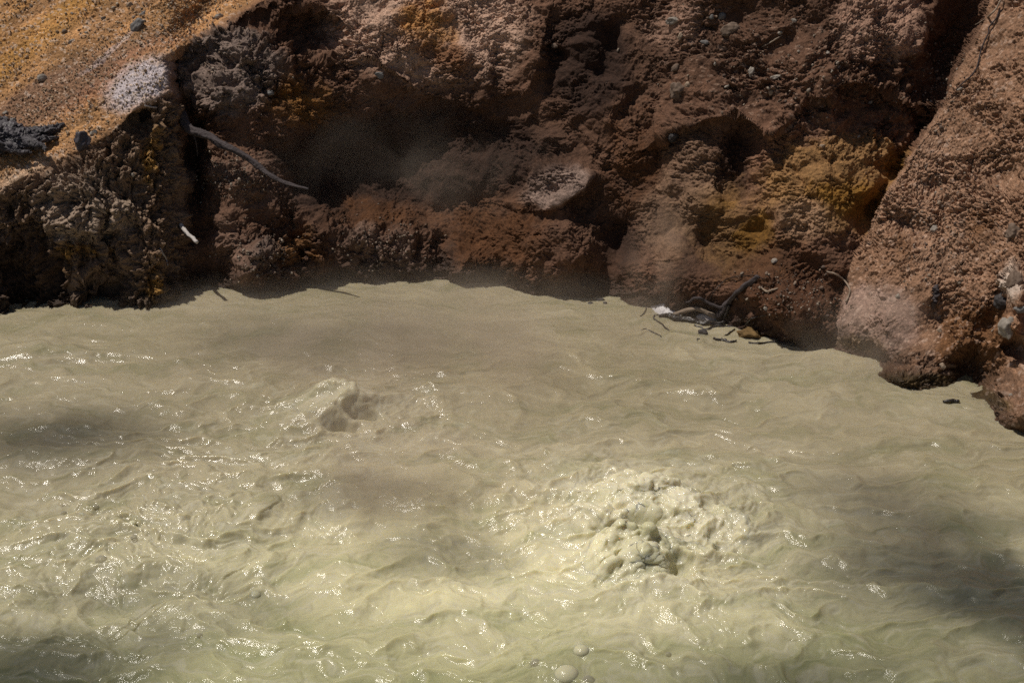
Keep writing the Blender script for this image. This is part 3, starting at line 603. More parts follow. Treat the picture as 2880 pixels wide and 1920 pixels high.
# ------------------------------------------------------------------ the long dead branch that juts from the headland
def shadow_tip(px, py, sx, sy):
    S = at_z(sx, sy); best = None
    for h in np.linspace(0.1, 2.0, 400):
        T = S + SUNV / SUNV[2] * h; a, b, f = proj(T); e = abs(b - py)
        if best is None or e < best[0]: best = (e, T, a)
    return best[1]
tip = shadow_tip(865, 531, 985, 835)
root, _ = ground(508, 322)
pl = [(500, 318), (545, 365), (600, 393), (665, 425), (722, 466), (765, 498), (820, 519), (866, 532)]
ys = np.linspace(root[1] + 0.12, tip[1], len(pl))
branch_pts = [at_y(a, b, yy) for (a, b), yy in zip(pl, ys)]
print("branch tip", tip, "root", root, "ground at tip", ground(865, 531)[0])
m_ = MPP((branch_pts[3] - CAM) @ F)
br = add_mesh("dead_branch", [tube_arrays(branch_pts, np.array([14, 13, 11, 9.5, 8.5, 7, 5, 2.6]) * m_, n=180, seg=24, gnarl=0.16, wob=0.9, seed=3.0)], M_GREYWOOD,
    label="long weathered grey branch jutting out from the headland over the mud", category="branch")
tw = [at_y(545, 378, ys[1] - 0.03), at_y(552, 405, ys[1] - 0.04), at_y(556, 440, ys[1] - 0.02)]
add_mesh("twig", [tube_arrays(tw, np.array([2.6, 2.0, 1.2]) * m_, n=20, seg=7, seed=5.0)], M_GREYWOOD, br)
# broken stub
g0, _ = ground(512, 640); stp = shadow_tip(552, 681, 638, 850)
sp = [at_y(505, 628, g0[1] + 0.05), at_y(522, 650, lerp(g0[1], stp[1], 0.4)), at_y(537, 665, lerp(g0[1], stp[1], 0.7)), stp]
sb = add_mesh("broken_stub", [tube_arrays(sp, np.array([7.0, 5.2, 4.8, 4.6]) * m_, n=60, seg=20, gnarl=0.14, wob=0.5, seed=8.0)], M_PALEWOOD,
    label="short bleached branch stub with a snapped end, sticking out of the dark headland", category="branch stub")
stick("twig", [(450, 698), (460, 716), (468, 730), (472, 746)], [2.6, 2.4, 2.0, 1.4], M_PALEWOOD, "thin white forked twig hanging on the headland face below the snapped stub", "twig", n=24, lift=1.2, seed=2.0)
stick("twig", [(407, 297), (424, 301), (441, 303)], [2.4, 2.6, 2.0], M_PALEWOOD, "short pale twig poking from the headland's shadowed top edge", "twig", n=20, lift=1.5, seed=4.0)

# ------------------------------------------------------------------ charred stump at the left
def burnt():
    body = [(-70, 385), (-20, 392), (30, 390), (75, 398), (110, 392)]
    pts = [on_ground(a, b, 26)[0] for a, b in body]; m = MPP((pts[2] - CAM) @ F)
    o = add_mesh("charred_stump", [tube_arrays(pts, np.array([54, 54, 48, 38, 17]) * m, n=220, seg=90, gnarl=0.24, wob=0.2, seed=12.0, flat=0.8)], M_BLACKWOOD,
        label="charred black tree stump lying on the gravel slope with a long root", category="stump")
    rt = [on_ground(a, b, l)[0] for a, b, l in ((30, 372, 30), (70, 372, 24), (110, 372, 16), (145, 362, 9), (182, 348, 4))]
    add_mesh("root", [tube_arrays(rt, np.array([20, 22, 19, 13, 4]) * m, n=160, seg=40, gnarl=0.28, wob=0.5, seed=15.0)], M_BLACKWOOD, o)
    r2 = [on_ground(a, b, l)[0] for a, b, l in ((-10, 360, 40), (14, 352, 40), (34, 362, 34), (56, 372, 26))]
    add_mesh("root", [tube_arrays(r2, np.array([14, 15, 12, 7]) * m, n=50, seg=18, gnarl=0.26, wob=0.5, seed=18.0)], M_BLACKWOOD, o)
    r3 = [on_ground(a, b, l)[0] for a, b, l in ((70, 395, 40), (100, 408, 44), (122, 412, 46), (128, 424, 44))]
    add_mesh("root", [tube_arrays(r3, np.array([16, 13, 8, 3]) * m, n=50, seg=18, gnarl=0.22, wob=0.5, seed=21.0)], M_BLACKWOOD, o)
    for k_, (pp, rr_) in enumerate([(((60, 388, 36), (105, 396, 24), (140, 392, 12), (168, 382, 5)), (13, 11, 8, 3)), (((0, 400, 50), (30, 418, 44), (60, 426, 40), (92, 428, 38)), (13, 11, 8, 3)), (((20, 350, 34), (6, 338, 38), (-8, 334, 40)), (10, 8, 4))]):
        add_mesh("root", [tube_arrays([on_ground(*q)[0] for q in pp], np.array(rr_) * m, n=70, seg=20, gnarl=0.30, wob=1.0, seed=26.0 + k_)], M_BLACKWOOD, o)
    wt = [on_ground(a, b, 46)[0] for a, b in ((124, 404), (127, 414), (126, 424))]
    add_mesh("bare_twig", [tube_arrays(wt, np.array([1.8, 2.0, 1.4]) * m, n=16, seg=8, seed=22.0)], M_PALEWOOD, o)
burnt()
stone(228, 398, 25, 27, M_BLACKWOOD, "small charred knot of wood alone on the slope's edge right of the stump", "charred_knot", "wood knot", seed=31, ang=20, sink=0.0)
stone(36, 345, 20, 13, M_GREYROCK, "smooth grey stone resting behind the charred stump", seed=32, ang=-8, sink=0.2)

# ------------------------------------------------------------------ stones on the slope
g1 = "loose stones lying on the gravel slope"
for (px, py, rx, ry, ang, mat, lab, sd) in [
    (384, 76, 29, 17, -40, M_GREYROCK, "largest blue-grey stone lying on the upper gravel slope", 41),
    (291, 52, 8, 7, 0, M_GREYROCK, "small dark grey stone on the upper slope, left of the largest grey stone", 42),
    (365, 15, 10, 9, -30, M_TANROCK, "tan stone at the top edge of the slope", 43),
    (402, 40, 13, 7, -35, M_GREYROCK, "flat grey stone touching the largest grey stone's upper side", 44),
    (118, 220, 14, 13, -30, M_PALEROCK, "rounded cream stone half buried in the dark gravel of the slope", 45),
    (202, 116, 13, 5, -25, M_PALEROCK, "flat white slab stone on the ochre gravel", 46),
    (243, 92, 5, 4, 0, M_PALEROCK, "tiny cream stone just up the slope from the flat white slab", 47),
    (616, 48, 15, 9, -20, M_PALEROCK, "pale stone at the slope's crest beside the rough cliff", 48),
    (203, 38, 5, 4, 0, M_PALEROCK, "tiny white stone high on the ochre slope", 49),
    (258, 376, 7, 6, 0, M_PALEROCK, "white pebble in the little pile beside the charred knot", 50),
    (268, 371, 8, 6, 10, M_GREYROCK, "grey pebble in the little pile beside the charred knot", 51),
    (15, 318, 8, 6, -20, M_PALEROCK, "cream pebble on the slope just above the charred stump", 52),
    (112, 433, 7, 6, -20, M_TANROCK, "tan pebble on the ground beneath the stump's root tip", 53),
    (25, 352, 10, 8, 0, M_GREYROCK, "grey chip wedged against the top of the charred stump", 54)]:
    stone(px, py, rx, ry, mat, lab, seed=sd, ang=ang, group=g1, sink=0.3)
for (px, py, rx, ry, ang, mat, lab, sd) in [
    (373, 492, 6, 6, 0, M_PALEROCK, "small pale stone stuck in the dark headland face", 55),
    (553, 335, 7, 5, 0, M_GREYROCK, "little grey stone above the foot of the long branch", 56),
    (760, 262, 11, 8, 20, M_GREYROCK, "bluish rubble stone on the dark rough cliff above the branch", 57),
    (1068, 212, 14, 10, 20, M_GREYROCK, "bluish stone under the dark rough cliff beside the smooth lobe", 58)]:
    stone(px, py, rx, ry, mat, lab, seed=sd, ang=ang, sink=0.3)

# ------------------------------------------------------------------ stones set in the cliff
g2 = "stones embedded in the earth cliff"
for (px, py, rx, ry, ang, mat, lab, sd) in [
    (1902, 58, 31, 13, -6, M_PALEROCK, "long whitish boulder embedded near the top of the cliff", 61),
    (2031, 46, 11, 13, 30, M_GREYROCK, "upright lavender-grey stone right of the long whitish boulder", 62),
    (2001, 49, 8, 8, 0, M_GREYROCK, "small grey stone between the whitish boulder and the upright grey stone", 63),
    (1913, 103, 8, 11, 10, M_TANROCK, "tan stone set just below the long whitish boulder", 64),
    (1983, 119, 13, 8, 10, M_GREYROCK, "grey stone lying below the small grey one in the upper cliff", 65),
    (2057, 86, 31, 20, -10, M_BROWNROCK, "rounded brown boulder bulging from the cliff top", 66),
    (2112, 203, 10, 15, 15, M_PALEROCK, "speckled oval cream stone standing upright in brown earth", 67),
    (2182, 217, 16, 7, -14, M_PALEROCK, "pale wedge stone over the dark broken ledge", 68),
    (1936, 239, 13, 11, 20, M_TANROCK, "blunt tan stone above the large brown boulder", 69),
    (1906, 258, 27, 27, 0, M_BROWNROCK, "large round brown boulder in the cliff above the dark angular stone", 70),
    (2232, 57, 9, 5, 25, M_PALEROCK, "thin pale chip near the top edge of the cliff", 71),
    (2195, 92, 8, 5, -20, M_PALEROCK, "small white stone above the thin roots in the upper cliff", 72),
    (2328, 149, 6, 6, 0, M_PALEROCK, "pointed pale stone above a small dark hole", 73),
    (2358, 188, 10, 9, -30, M_TANROCK, "tan block stone over the broken ledge's right part", 74),
    (2340, 200, 4, 6, 0, M_PALEROCK, "small upright cream pebble beside the tan block stone", 75),
    (2044, 243, 8, 4, -20, M_PALEROCK, "flat cream pebble left of the broken ledge", 76),
    (2168, 260, 8, 10, 30, M_TANROCK, "tan stone in the dark of the broken ledge", 77),
    (2011, 180, 5, 6, 0, M_PALEROCK, "tiny pointed pebble in the middle of the rubble band", 78),
    (1899, 192, 11, 14, 40, M_BROWNROCK, "angular brown stone left in the rubble band", 79),
    (1889, 384, 17, 19, 30, M_DARKROCK, "dark angular stone standing out on the pale part of the cliff", 80),
    (2446, 288, 8, 6, -20, M_PALEROCK, "pale stone below the broken ledge, right of its dark gap", 81),
    (2312, 411, 8, 6, -10, M_TANROCK, "tan pebble on the ochre part of the cliff", 82),
    (2415, 385, 6, 5, 0, M_PALEROCK, "white pebble above the mustard stain", 83),
    (2177, 735, 10, 8, -30, M_PALEROCK, "clotted pale stone low on the cliff over the driftwood", 84),
    (1560, 130, 10, 9, 0, M_BROWNROCK, "brown stone at the shadowed cleft in the upper cliff", 85)]:
    stone(px, py, rx, ry, mat, lab, seed=sd, ang=ang, group=g2, sink=0.45)
# stones and wood on the right bank
g3 = "stones set in the cracked right bank"
for (px, py, rx, ry, ang, mat, lab, sd) in [
    (2627, 645, 10, 12, 30, M_PALEROCK, "cream stone high in the cracked bank", 91),
    (2641, 570, 6, 6, 0, M_TANROCK, "small tan stone above the cream one in the cracked bank", 92),
    (2527, 834, 8, 8, 0, M_PALEROCK, "pale stone in the smooth lower left of the bank", 93),
    (2649, 1029, 9, 12, -30, M_TANROCK, "tan stone low on the bank just above the waterline", 94),
    (2641, 930, 8, 8, 20, M_TANROCK, "tan stone below the wooden splinter", 95),
    (2816, 846, 27, 24, 20, M_DARKROCK, "black lumpy rock in the bank at the frame's edge", 96),
    (2834, 922, 26, 33, 10, M_PALEROCK, "whitish crusted rock under the black lumpy rock", 97),
    (2853, 792, 22, 34, 14, M_BROWNROCK, "tall dark brown stone above the black lumpy rock", 98),
    (2874, 868, 20, 12, 0, M_GREYROCK, "grey stone beside the black lumpy rock", 99),
    (2850, 650, 24, 26, 0, M_BROWNROCK, "rounded brown boulder high at the bank's outer edge", 100),
    (2842, 1110, 7, 5, 0, M_PALEROCK, "small cream pebble near the last mound at the waterline", 101),
    (2700, 251, 10, 4, -32, M_PALEROCK, "slim pale stone lying in the gully below the hanging roots", 102)]:
    stone(px, py, rx, ry, mat, lab, seed=sd, ang=ang, group=g3, sink=0.5)
stick("wood_splinter", [(2636, 800), (2632, 825), (2628, 850), (2624, 868)], [7, 11, 9, 3], M_GREYWOOD, "grey wooden splinter stuck upright against the right bank", "wood splinter", n=30, lift=0.6, seed=31.0, flat=0.5)

# ------------------------------------------------------------------ roots in the gully and on the cliff
stick("thin_root", [(2818, -12), (2806, 18), (2782, 46), (2762, 60), (2742, 71)], [2.2, 2.4, 2.4, 2.0, 1.2], M_TANWOOD, "pale tan root arching across the dark gully at the top", "root", lift=8, n=40, seed=41.0)
stick("thin_root", [(2812, 22), (2802, 52), (2782, 76), (2781, 92), (2768, 118), (2758, 146), (2747, 190), (2733, 212), (2710, 232), (2688, 254)], [1.6, 2.0, 2.0, 2.2, 2.0, 2.0, 1.8, 2.0, 2.0, 1.4], M_GREYWOOD, "long wiry grey root winding down the dark gully", "root", lift=4, n=80, seed=43.0)
stick("thin_root", [(2325, 764), (2349, 771), (2374, 788), (2390, 813), (2386, 834), (2379, 848)], [2.4, 2.6, 2.6, 2.8, 2.6, 3.2], M_TANWOOD, "pale hooked root lying on brown earth beside the right bank", "root", lift=2.0, n=50, seed=45.0)
stick("dead_twig", [(2140, 808), (2150, 816), (2158, 820), (2172, 816), (2188, 811)], [2.0, 2.8, 3.4, 3.2, 2.0], M_TANWOOD, "tan forked twig on the brown slope above the driftwood", "twig", lift=1.5, n=30, seed=47.0)
stick("dead_twig", [(2200, 100), (2180, 112), (2160, 124), (2142, 133)], [1.6, 2.2, 1.8, 1.2], M_TANWOOD, "straw-thin twig stuck in the upper cliff", "twig", lift=1.5, n=24, seed=49.0)
stick("thin_root", [(1993, 846), (2012, 815), (2040, 788), (2060, 780), (2090, 776), (2122, 774), (2148, 784)], [1.2, 1.5, 1.6, 1.5, 1.4, 1.2, 1.0], M_WETWOOD, "hair-thin dark root arching above the driftwood", "root", lift=3, n=50, seed=51.0)

# ------------------------------------------------------------------ driftwood at the waterline
def drift():
    o = stick("driftwood", [(2132, 779), (2116, 790), (2094, 804), (2072, 822), (2057, 840), (2042, 857), (2031, 874), (2018, 889)], [7.5, 7.5, 7.5, 6, 6.5, 8, 10, 8], M_GREYWOOD,
              "dead root with a cut pale end, leaning up the bank from the waterline", "driftwood", lift=1.3, n=90, gnarl=0.16, wob=0.5, seed=61.0, seg=16)
    stick("side_root", [(1925, 851), (1940, 849), (1951, 840), (1967, 838), (1985, 848), (2005, 857), (2024, 865), (2040, 861)], [2.5, 4.5, 4.5, 4.5, 4.5, 4.5, 5.0, 4.0], M_GREYWOOD, None, None, lift=2.5, n=70, gnarl=0.14, seed=63.0, parent=o)
    stick("side_root", [(2052, 842), (2062, 836), (2072, 838), (2076, 846)], [2.2, 2.4, 2.0, 1.0], M_GREYWOOD, None, None, lift=3, n=24, seed=65.0, parent=o)
    stick("side_root", [(2050, 860), (2044, 878), (2036, 895)], [5.5, 5.0, 3.0], M_WETWOOD, None, None, lift=2, n=30, seed=67.0, parent=o)
drift()
stick("driftwood", [(1884, 888), (1898, 884), (1914, 879), (1938, 871), (1962, 868), (1984, 876), (2004, 886), (2014, 892)], [3.5, 6, 6.5, 6.5, 6.5, 6.5, 6.5, 4], M_TANWOOD, "bowed pale tan driftwood log at the water's edge", "driftwood", lift=2.0, n=80, gnarl=0.12, seed=71.0, seg=16)
stick("driftwood", [(1852, 889), (1872, 886), (1900, 894), (1935, 899), (1970, 906), (2005, 909), (2038, 906)], [4, 8, 10, 9, 8, 8, 6], M_WETWOOD, "soaked black log lying along the water's edge under the pale driftwood", "driftwood", lift=1.0, n=90, gnarl=0.24, wob=0.6, seed=73.0, seg=16)
wt = [
 ("driftwood", [(2006, 950), (2014, 953), (2031, 957), (2056, 961), (2072, 957)], [3, 5, 5.5, 5, 3], "short black stick floating in front of the ochre rock", "driftwood"),
 ("driftwood", [(1953, 914), (1971, 920), (1989, 925), (2010, 917), (2036, 917), (2078, 918), (2116, 922), (2156, 931)], [3, 4, 4.5, 4.2, 4.5, 5, 4.5, 3], "long black root lying across the water below the driftwood", "driftwood"),
 ("driftwood", [(2105, 962), (2137, 965), (2173, 961), (2216, 967), (2246, 976), (2268, 984)], [3, 3.5, 3.5, 3.5, 3, 2], "long thin dark branch half sunk along the shore", "driftwood"),
 ("dead_twig", [(1850, 884), (1841, 887), (1839, 893), (1846, 901), (1862, 912), (1880, 928)], [2.4, 2.6, 2.4, 2.4, 3.2, 2.4], "black bent twig trailing from the soaked log into the mud", "twig"),
 ("dead_twig", [(1802, 930), (1809, 926), (1818, 925), (1832, 932), (1846, 939), (1861, 946)], [1.2, 1.6, 2.0, 2.2, 2.2, 1.4], "thin black arched twig floating alone on the mud", "twig"),
 ("dead_twig", [(2029, 950), (2048, 938), (2066, 925)], [2.2, 2.6, 2.0], "short dark twig slanting from the water to the long black root", "twig"),
 ("dead_twig", [(1961, 959), (1960, 954), (1964, 952), (1969, 953)], [1.6, 1.8, 1.6, 1.2], "tiny hooked black twig poking out of the mud", "twig"),
 ("dead_twig", [(1800, 888), (1812, 880), (1817, 868), (1813, 858)], [1.6, 2.0, 1.8, 1.2], "faint bent twig in the mud below the foam", "twig")]
for i, (nm, pix, rp, lab, cat) in enumerate(wt):
    zz = [0.001 + 0.007 * (0.5 + 0.5 * math.sin(2.1 * k + i)) for k in range(len(pix))]
    stick(nm, pix, rp, M_WETWOOD, lab, cat, mode='water', z=zz, n=50, gnarl=0.20, wob=1.1, seed=80.0 + i * 3)
stick("dead_twig", [(2095, 913), (2112, 897), (2131, 891), (2155, 887)], [2.6, 2.8, 2.6, 2.2], M_WETWOOD, "dark twig climbing the grey foot of the slope behind the long black root", "twig", lift=2.5, n=30, seed=95.0)
stick("driftwood", [(2652, 1128), (2666, 1127), (2682, 1127), (2697, 1129)], [4, 6.5, 7, 6], M_WETWOOD, "stubby black log afloat off the right bank", "driftwood", mode='water', z=[0.0, 0.006, 0.006, 0.004], n=30, seed=97.0)
stone(1990, 893, 29, 13, M_PALEWOOD, "wet white stone between the driftwood logs", seed=111, ang=4, sink=0.0)
stone(1978, 936, 16, 12, M_DARKROCK, "dark rounded stone sitting in the mud off the driftwood", seed=112, onwater=True)
stone(2108, 940, 33, 21, M_OCHREROCK, "crumbly ochre rock at the waterline behind the floating black stick", name="rock", cat="rock", seed=113, sink=0.0, depth=24)
stone(2153, 867, 6, 7, M_PALEROCK, "round white pebble on the brown slope above the grey foot", seed=114, sink=0.1)
for i, (px, py, rx, ry, lab) in enumerate([(1690, 843, 14, 5, "dark wet rock barely above the mud under the steaming slope"), (1660, 852, 9, 4, "small dark rock left of the barely risen wet one"), (1701, 852, 7, 4, "smallest dark rock touching the mud below the barely risen wet one")]):
    stone(px, py, rx, ry, M_DARKROCK, lab, seed=120 + i, onwater=True, name="rock", cat="rock")

# foam against the shore
def foam():
    nu, nv = 90, 50; u = np.linspace(-1, 1, nu)[:, None]; v = np.linspace(-1, 1, nv)[None, :]
    c = at_z(1866, 863); a = at_z(1911, 884) - c; b = at_z(1874, 846) - c
    P = c + u[..., None] * a * 1.25 + v[..., None] * b * 1.15
    n = fbm(P.reshape(-1, 3) * np.array([1, 1, 0.0]), 6.0, 4, 0.6, o=7.7).reshape(nu, nv)
    h = np.clip(1 - u * u - v * v + 0.7 * n, 0, 1) ** 0.7
    bub = fbm(P.reshape(-1, 3) * np.array([1, 1, 0.0]), 40.0, 3, 0.6, o=1.7, mode='billow').reshape(nu, nv)
    P[..., 2] = -0.02 + h * 0.09 + 0.012 * bub * h + [[wz(c)]]
    Fc = grid_faces(nu, nv)
    n_ = np.cross(P[1:, :-1] - P[:-1, :-1], P[:-1, 1:] - P[:-1, :-1])[..., 2].mean()
    if n_ < 0: Fc = Fc[:, ::-1]
    link("foam", make_mesh("foam", P.reshape(-1, 3), Fc), M_FOAM, kind="stuff", label="patch of white foam gathered against the shore by the driftwood")
foam()

# ------------------------------------------------------------------ bubbles
def mat_bubble():
    m = bpy.data.materials.new("bubble_film"); m.use_nodes = True; t = m.node_tree; t.nodes.clear()
    out = nd(t, "ShaderNodeOutputMaterial"); mx = nd(t, "ShaderNodeMixShader"); tr = nd(t, "ShaderNodeBsdfTransparent"); pr = nd(t, "ShaderNodeBsdfPrincipled"); lw = nd(t, "ShaderNodeLayerWeight")
    lw.inputs[0].default_value = 0.35; pr.inputs["Base Color"].default_value = (0.42, 0.40, 0.34, 1); pr.inputs["Roughness"].default_value = 0.05; tr.inputs[0].default_value = (0.88, 0.87, 0.84, 1)
    mr = nd(t, "ShaderNodeMapRange"); mr.inputs[3].default_value = 0.16; mr.inputs[4].default_value = 0.85
    t.links.new(lw.outputs["Facing"], mr.inputs[0]); t.links.new(mr.outputs[0], mx.inputs[0]); t.links.new(tr.outputs[0], mx.inputs[1]); t.links.new(pr.outputs[0], mx.inputs[2]); t.links.new(mx.outputs[0], out.inputs[0])
    return m
M_BUB = mat_bubble()
BM = bmesh.new(); bmesh.ops.create_uvsphere(BM, u_segments=28, v_segments=18, radius=1.0)
for f in BM.faces: f.smooth = True
bub_me = bpy.data.meshes.new("bubble"); BM.to_mesh(bub_me); BM.free(); bub_me.materials.append(M_BUB)
mud_bub = bub_me.copy(); mud_bub.materials.clear(); mud_bub.materials.append(MUD)
a_ = mud_bub.color_attributes.new("Col", 'FLOAT_COLOR', 'POINT'); a_.data.foreach_set("color", np.tile(np.array([0.56, 0.53, 0.36, 1], np.float32), len(mud_bub.vertices)))
gb = "bubbles riding on the churning mud"
for (px, py, r, me, lab) in [
    (285, 1572, 18, bub_me, "largest clear bubble, grey and round, below the small bubble cluster"),
    (268, 1425, 11, bub_me, "clear bubble at the upper end of the bubble cluster"),
    (228, 1446, 15, mud_bub, "creamy dome bubble in the middle of the bubble cluster"),
    (178, 1441, 9, bub_me, "clear bubble left of the creamy dome in the bubble cluster"),
    (176, 1422, 6, bub_me, "tiny bubble above its clear neighbour in the cluster"),
    (130, 1464, 7, bub_me, "small bright bubble at the lower middle of the cluster"),
    (82, 1465, 6, bub_me, "tiny bubble at the outer left end of the cluster"),
    (376, 1508, 9, bub_me, "lone clear bubble between the cluster and the smooth mud swell"),
    (372, 1467, 11, mud_bub, "small creamy bubble above the lone clear one"),
    (555, 1372, 19, bub_me, "glassy dome bubble on top of the foaming crest"),
    (43, 1563, 6, bub_me, "tiny clear bubble left of the largest grey bubble"),
    (58, 1602, 8, bub_me, "small flat bubble below and left of the largest grey bubble"),
    (562, 1786, 10, bub_me, "clear bubble alone on the dark olive water below the pool's middle"),
    (716, 1668, 18, mud_bub, "creamy swollen bubble between two bright crests"),
    (1594, 1886, 36, mud_bub, "biggest olive dome bubble at the bottom of the picture"),
    (1655, 1912, 21, bub_me, "clear bubble touching the biggest olive dome"),
    (1506, 1864, 18, bub_me, "clear bubble up and left of the biggest olive dome"),
    (1636, 1822, 24, mud_bub, "olive bubble behind the biggest olive dome"),
    (1880, 1838, 9, bub_me, "small clear bubble on olive water right of the biggest dome")]:
    p = at_z(px, py); f = (p - CAM) @ F; p = at_z(px, py, wz(p)); rr = r * MPP(f)
    o = bpy.data.objects.new("bubble", me); col.objects.link(o); q_ = 1.0 if me is bub_me else 0.0; o.location = p - np.array([0, 0, (0.30 if q_ else 0.42) * rr]); o.scale = (rr * 1.0, rr * 1.0, rr * (0.85 if q_ else 0.72))
    o['label'] = lab; o['category'] = "bubble"; o['group'] = gb

# ------------------------------------------------------------------ loose gravel
def scatter(name, n, region, size, colors, label, seed):
    rg = np.random.RandomState(seed)
    bm = bmesh.new(); bmesh.ops.create_icosphere(bm, subdivisions=1, radius=1.0); bv = np.array([v.co[:] for v in bm.verts]); bf = np.array([[v.index for v in f.verts] for f in bm.faces]); bm.free()
    V = []; Fc = []; Cc = []; k = 0; tries = 0
    while k < n and tries < n * 12:
        tries += 1
        px, py = region(rg)
        if px is None: continue
        p, nn = ground(px, py); m = MPP((p - CAM) @ F)
        s = size * m * np.exp(rg.normal() * 0.45); q = rg.normal(size=(3, 3)); q, _ = np.linalg.qr(q)
        v = (bv * (0.75 + 0.5 * rg.rand(len(bv), 1))) * np.array([1, 0.75, 0.55]) @ q * s + p + nn * 0.2 * s
        V.append(v); Fc.append(bf + k * len(bv)); c = np.array(colors[rg.randint(len(colors))]) * (0.7 + 0.5 * rg.rand()); Cc.append(np.tile(c, (len(bv), 1))); k += 1
    me = make_mesh(name, np.concatenate(V), np.concatenate(Fc), smooth=False); setcol(me, np.concatenate(Cc))
    link(name, me, EARTH, kind="stuff", label=label)
HP = np.array([(-40, 540), (100, 480), (200, 430), (300, 372), (350, 330), (440, 272), (470, 235), (450, 190), (560, 95), (700, 10), (720, -20), (-40, -20)], float)
def inpoly(x, y, P):
    c = False; j = len(P) - 1
    for i in range(len(P)):
        if (P[i, 1] > y) != (P[j, 1] > y) and x < (P[j, 0] - P[i, 0]) * (y - P[i, 1]) / (P[j, 1] - P[i, 1]) + P[i, 0]: c = not c
        j = i
    return c
def hill_region(rg):
    x, y = rg.uniform(-30, 700), rg.uniform(-20, 540)
    if not inpoly(x, y, HP): return None, None
    band = 0.25 + math.exp(-((0.62 * x + 0.78 * y - 330) / 70) ** 2) + 0.5 * max(0, math.sin(0.045 * (0.62 * x + 0.78 * y)))
    return (x, y) if rg.rand() < band else (None, None)
scatter("gravel", 4600, hill_region, 1.9, [(0.42, 0.30, 0.19), (0.34, 0.23, 0.14), (0.52, 0.42, 0.31), (0.44, 0.29, 0.16), (0.27, 0.20, 0.15)], "loose gravel strewn down the tan slope", 5)
def rubble_region(rg):
    z = [(2230, 190, 300, 130), (2640, 230, 60, 130), (2230, 830, 130, 70), (1060, 690, 110, 70), (650, 500, 100, 60), (640, 180, 120, 90), (2650, 640, 130, 200), (740, 720, 90, 70)][rg.randint(8)]
    return z[0] + rg.normal() * z[2] * 0.6, z[1] + rg.normal() * z[3] * 0.6
scatter("pebbles", 2600, rubble_region, 2.6, [(0.26, 0.19, 0.14), (0.18, 0.12, 0.085), (0.36, 0.29, 0.23), (0.14, 0.10, 0.08)], "small pebbles and crumbs caught on the cliff and its foot", 9)
print("things", round(time.time() - T0, 1))

# ------------------------------------------------------------------ steam
def mat_steam(name, dens, nscale, lo, hi):
    m = bpy.data.materials.new(name); m.use_nodes = True; t = m.node_tree; t.nodes.clear()
    out = nd(t, "ShaderNodeOutputMaterial"); pv = nd(t, "ShaderNodeVolumePrincipled"); pv.inputs["Color"].default_value = (0.88, 0.75, 0.63, 1); pv.inputs["Anisotropy"].default_value = 0.2
    tc = nd(t, "ShaderNodeTexCoord"); ln = nd(t, "ShaderNodeVectorMath", operation='LENGTH'); t.links.new(tc.outputs["Object"], ln.inputs[0])
    fall = nd(t, "ShaderNodeMapRange", interpolation_type='SMOOTHSTEP'); fall.inputs[1].default_value = 1.0; fall.inputs[2].default_value = 0.15; fall.inputs[3].default_value = 0.0; fall.inputs[4].default_value = 1.0
    t.links.new(ln.outputs["Value"], fall.inputs[0])
    geo = nd(t, "ShaderNodeNewGeometry"); nz = nd(t, "ShaderNodeTexNoise"); nz.inputs["Scale"].default_value = nscale; nz.inputs["Detail"].default_value = 3; nz.inputs["Distortion"].default_value = 0.6
    t.links.new(geo.outputs["Position"], nz.inputs["Vector"])
    nr = nd(t, "ShaderNodeMapRange", interpolation_type='SMOOTHSTEP'); nr.inputs[1].default_value = lo; nr.inputs[2].default_value = hi; nr.inputs[3].default_value = 0.0; nr.inputs[4].default_value = dens
    t.links.new(nz.outputs["Fac"], nr.inputs[0])
    mu = nd(t, "ShaderNodeMath", operation='MULTIPLY'); t.links.new(fall.outputs[0], mu.inputs[0]); t.links.new(nr.outputs[0], mu.inputs[1])
    t.links.new(mu.outputs[0], pv.inputs["Density"]); t.links.new(pv.outputs[0], out.inputs["Volume"])
    return m
bm = bmesh.new(); bmesh.ops.create_icosphere(bm, subdivisions=3, radius=1.0); puff_me = bpy.data.meshes.new("steam"); bm.to_mesh(puff_me); bm.free()
def puff(c, r, dens, label, nscale=1.6, lo=0.36, hi=0.66, rot=0.0):
    me = puff_me.copy(); o = link("steam", me, mat_steam("steam", dens, nscale, lo, hi), kind="stuff", label=label)
    o.location = c; o.scale = r; o.rotation_euler = (0, R(rot), 0); return o
def over(px, py, z, sh=0.0):
    """a point up along the sun's direction from a spot on the pool"""
    p = at_z(px, py); return p + SUNV / SUNV[2] * z + np.array([0, sh, 0])
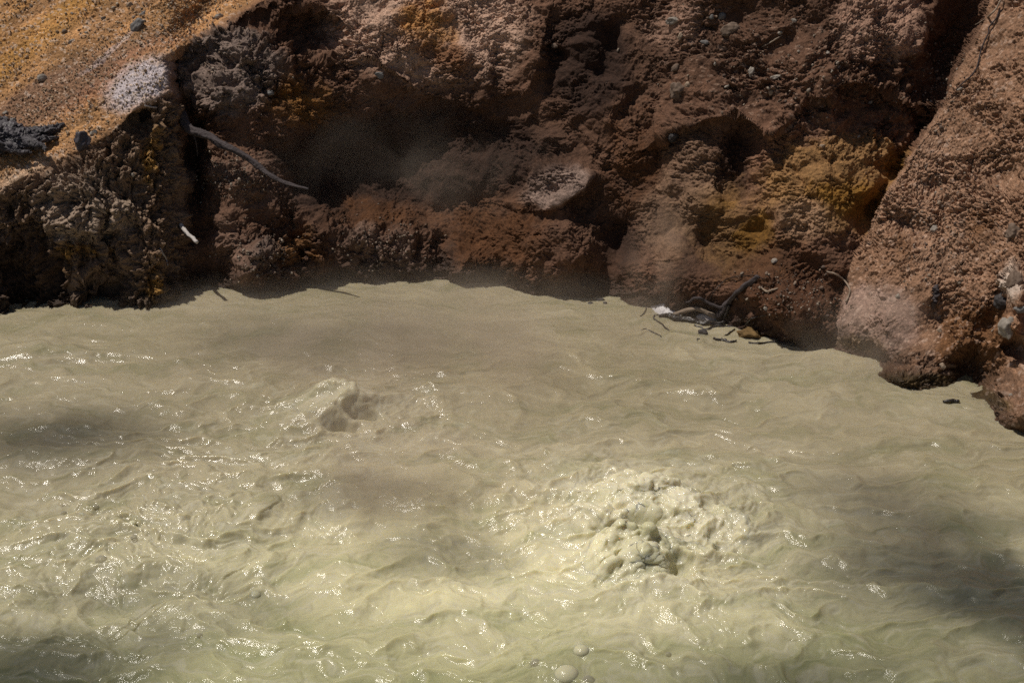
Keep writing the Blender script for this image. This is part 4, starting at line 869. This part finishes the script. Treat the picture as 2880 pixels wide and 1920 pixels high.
g, _ = ground(1150, 470); puff(g + np.array([0, -0.45, 0.1]), (2.2, 0.7, 1.0), 0.20, "thin steam hanging before the dark hollow of the cliff")
g, _ = ground(1835, 715); puff(g + np.array([0.02, -0.30, -0.1]), (0.42, 0.34, 0.9), 1.0, "wisp of steam rising off the shore left of the driftwood", nscale=2.2, rot=8)
g, _ = ground(2420, 900); puff(g + np.array([-0.05, -0.30, 0.0]), (0.75, 0.45, 0.55), 1.3, "pale steam drifting over the foot of the right bank", nscale=2.0)
puff(at_z(1150, 1030) + np.array([0, 0, 0.28]), (3.0, 1.6, 0.45), 1.05, "low veil of steam over the far side of the pool", nscale=1.0)
puff(at_z(1150, 1380) + np.array([0, 0, 0.32]), (1.2, 1.1, 0.45), 1.0, "brownish breath of steam over the middle of the pool", nscale=1.6)
# unseen steam clouds, added above the picture to shade patches of the pool
for (px, py, z, r, d, lab) in [
    (2840, 1650, 5.0, (1.7, 1.4, 0.6), 3.6, "thick unseen steam cloud added overhead to shade the near right water"),
    (2430, 1420, 5.2, (1.0, 0.9, 0.50), 1.2, "unseen steam cloud added overhead to shade the right half of the pool"),
    (140, 1230, 4.9, (1.3, 0.8, 0.5), 2.2, "unseen steam cloud added overhead to shade the far left water"),
    (1060, 1400, 5.2, (0.95, 0.5, 0.5), 1.2, "unseen steam cloud added overhead to shade the middle of the pool"),
    (1270, 1550, 5.3, (0.75, 0.55, 0.5), 1.3, "smaller unseen steam cloud added overhead for shade, nearer than the one above the middle of the pool"),
    (430, 1720, 5.2, (1.1, 0.6, 0.5), 2.4, "unseen steam cloud added overhead to shade the near left water"),
    (40, 1870, 5.4, (1.3, 0.8, 0.55), 3.0, "unseen steam cloud added overhead to shade the nearest left corner of the pool"),
    (900, 960, 5.0, (2.4, 1.1, 0.5), 1.1, "wide unseen steam cloud added overhead to shade the far water"),
    (2200, 1930, 5.6, (1.8, 0.6, 0.5), 2.4, "unseen steam cloud added overhead to shade the nearest water")]:
    puff(over(px, py, z), r, d, lab, nscale=1.1, lo=0.25, hi=0.62)
print("all", round(time.time() - T0, 1))
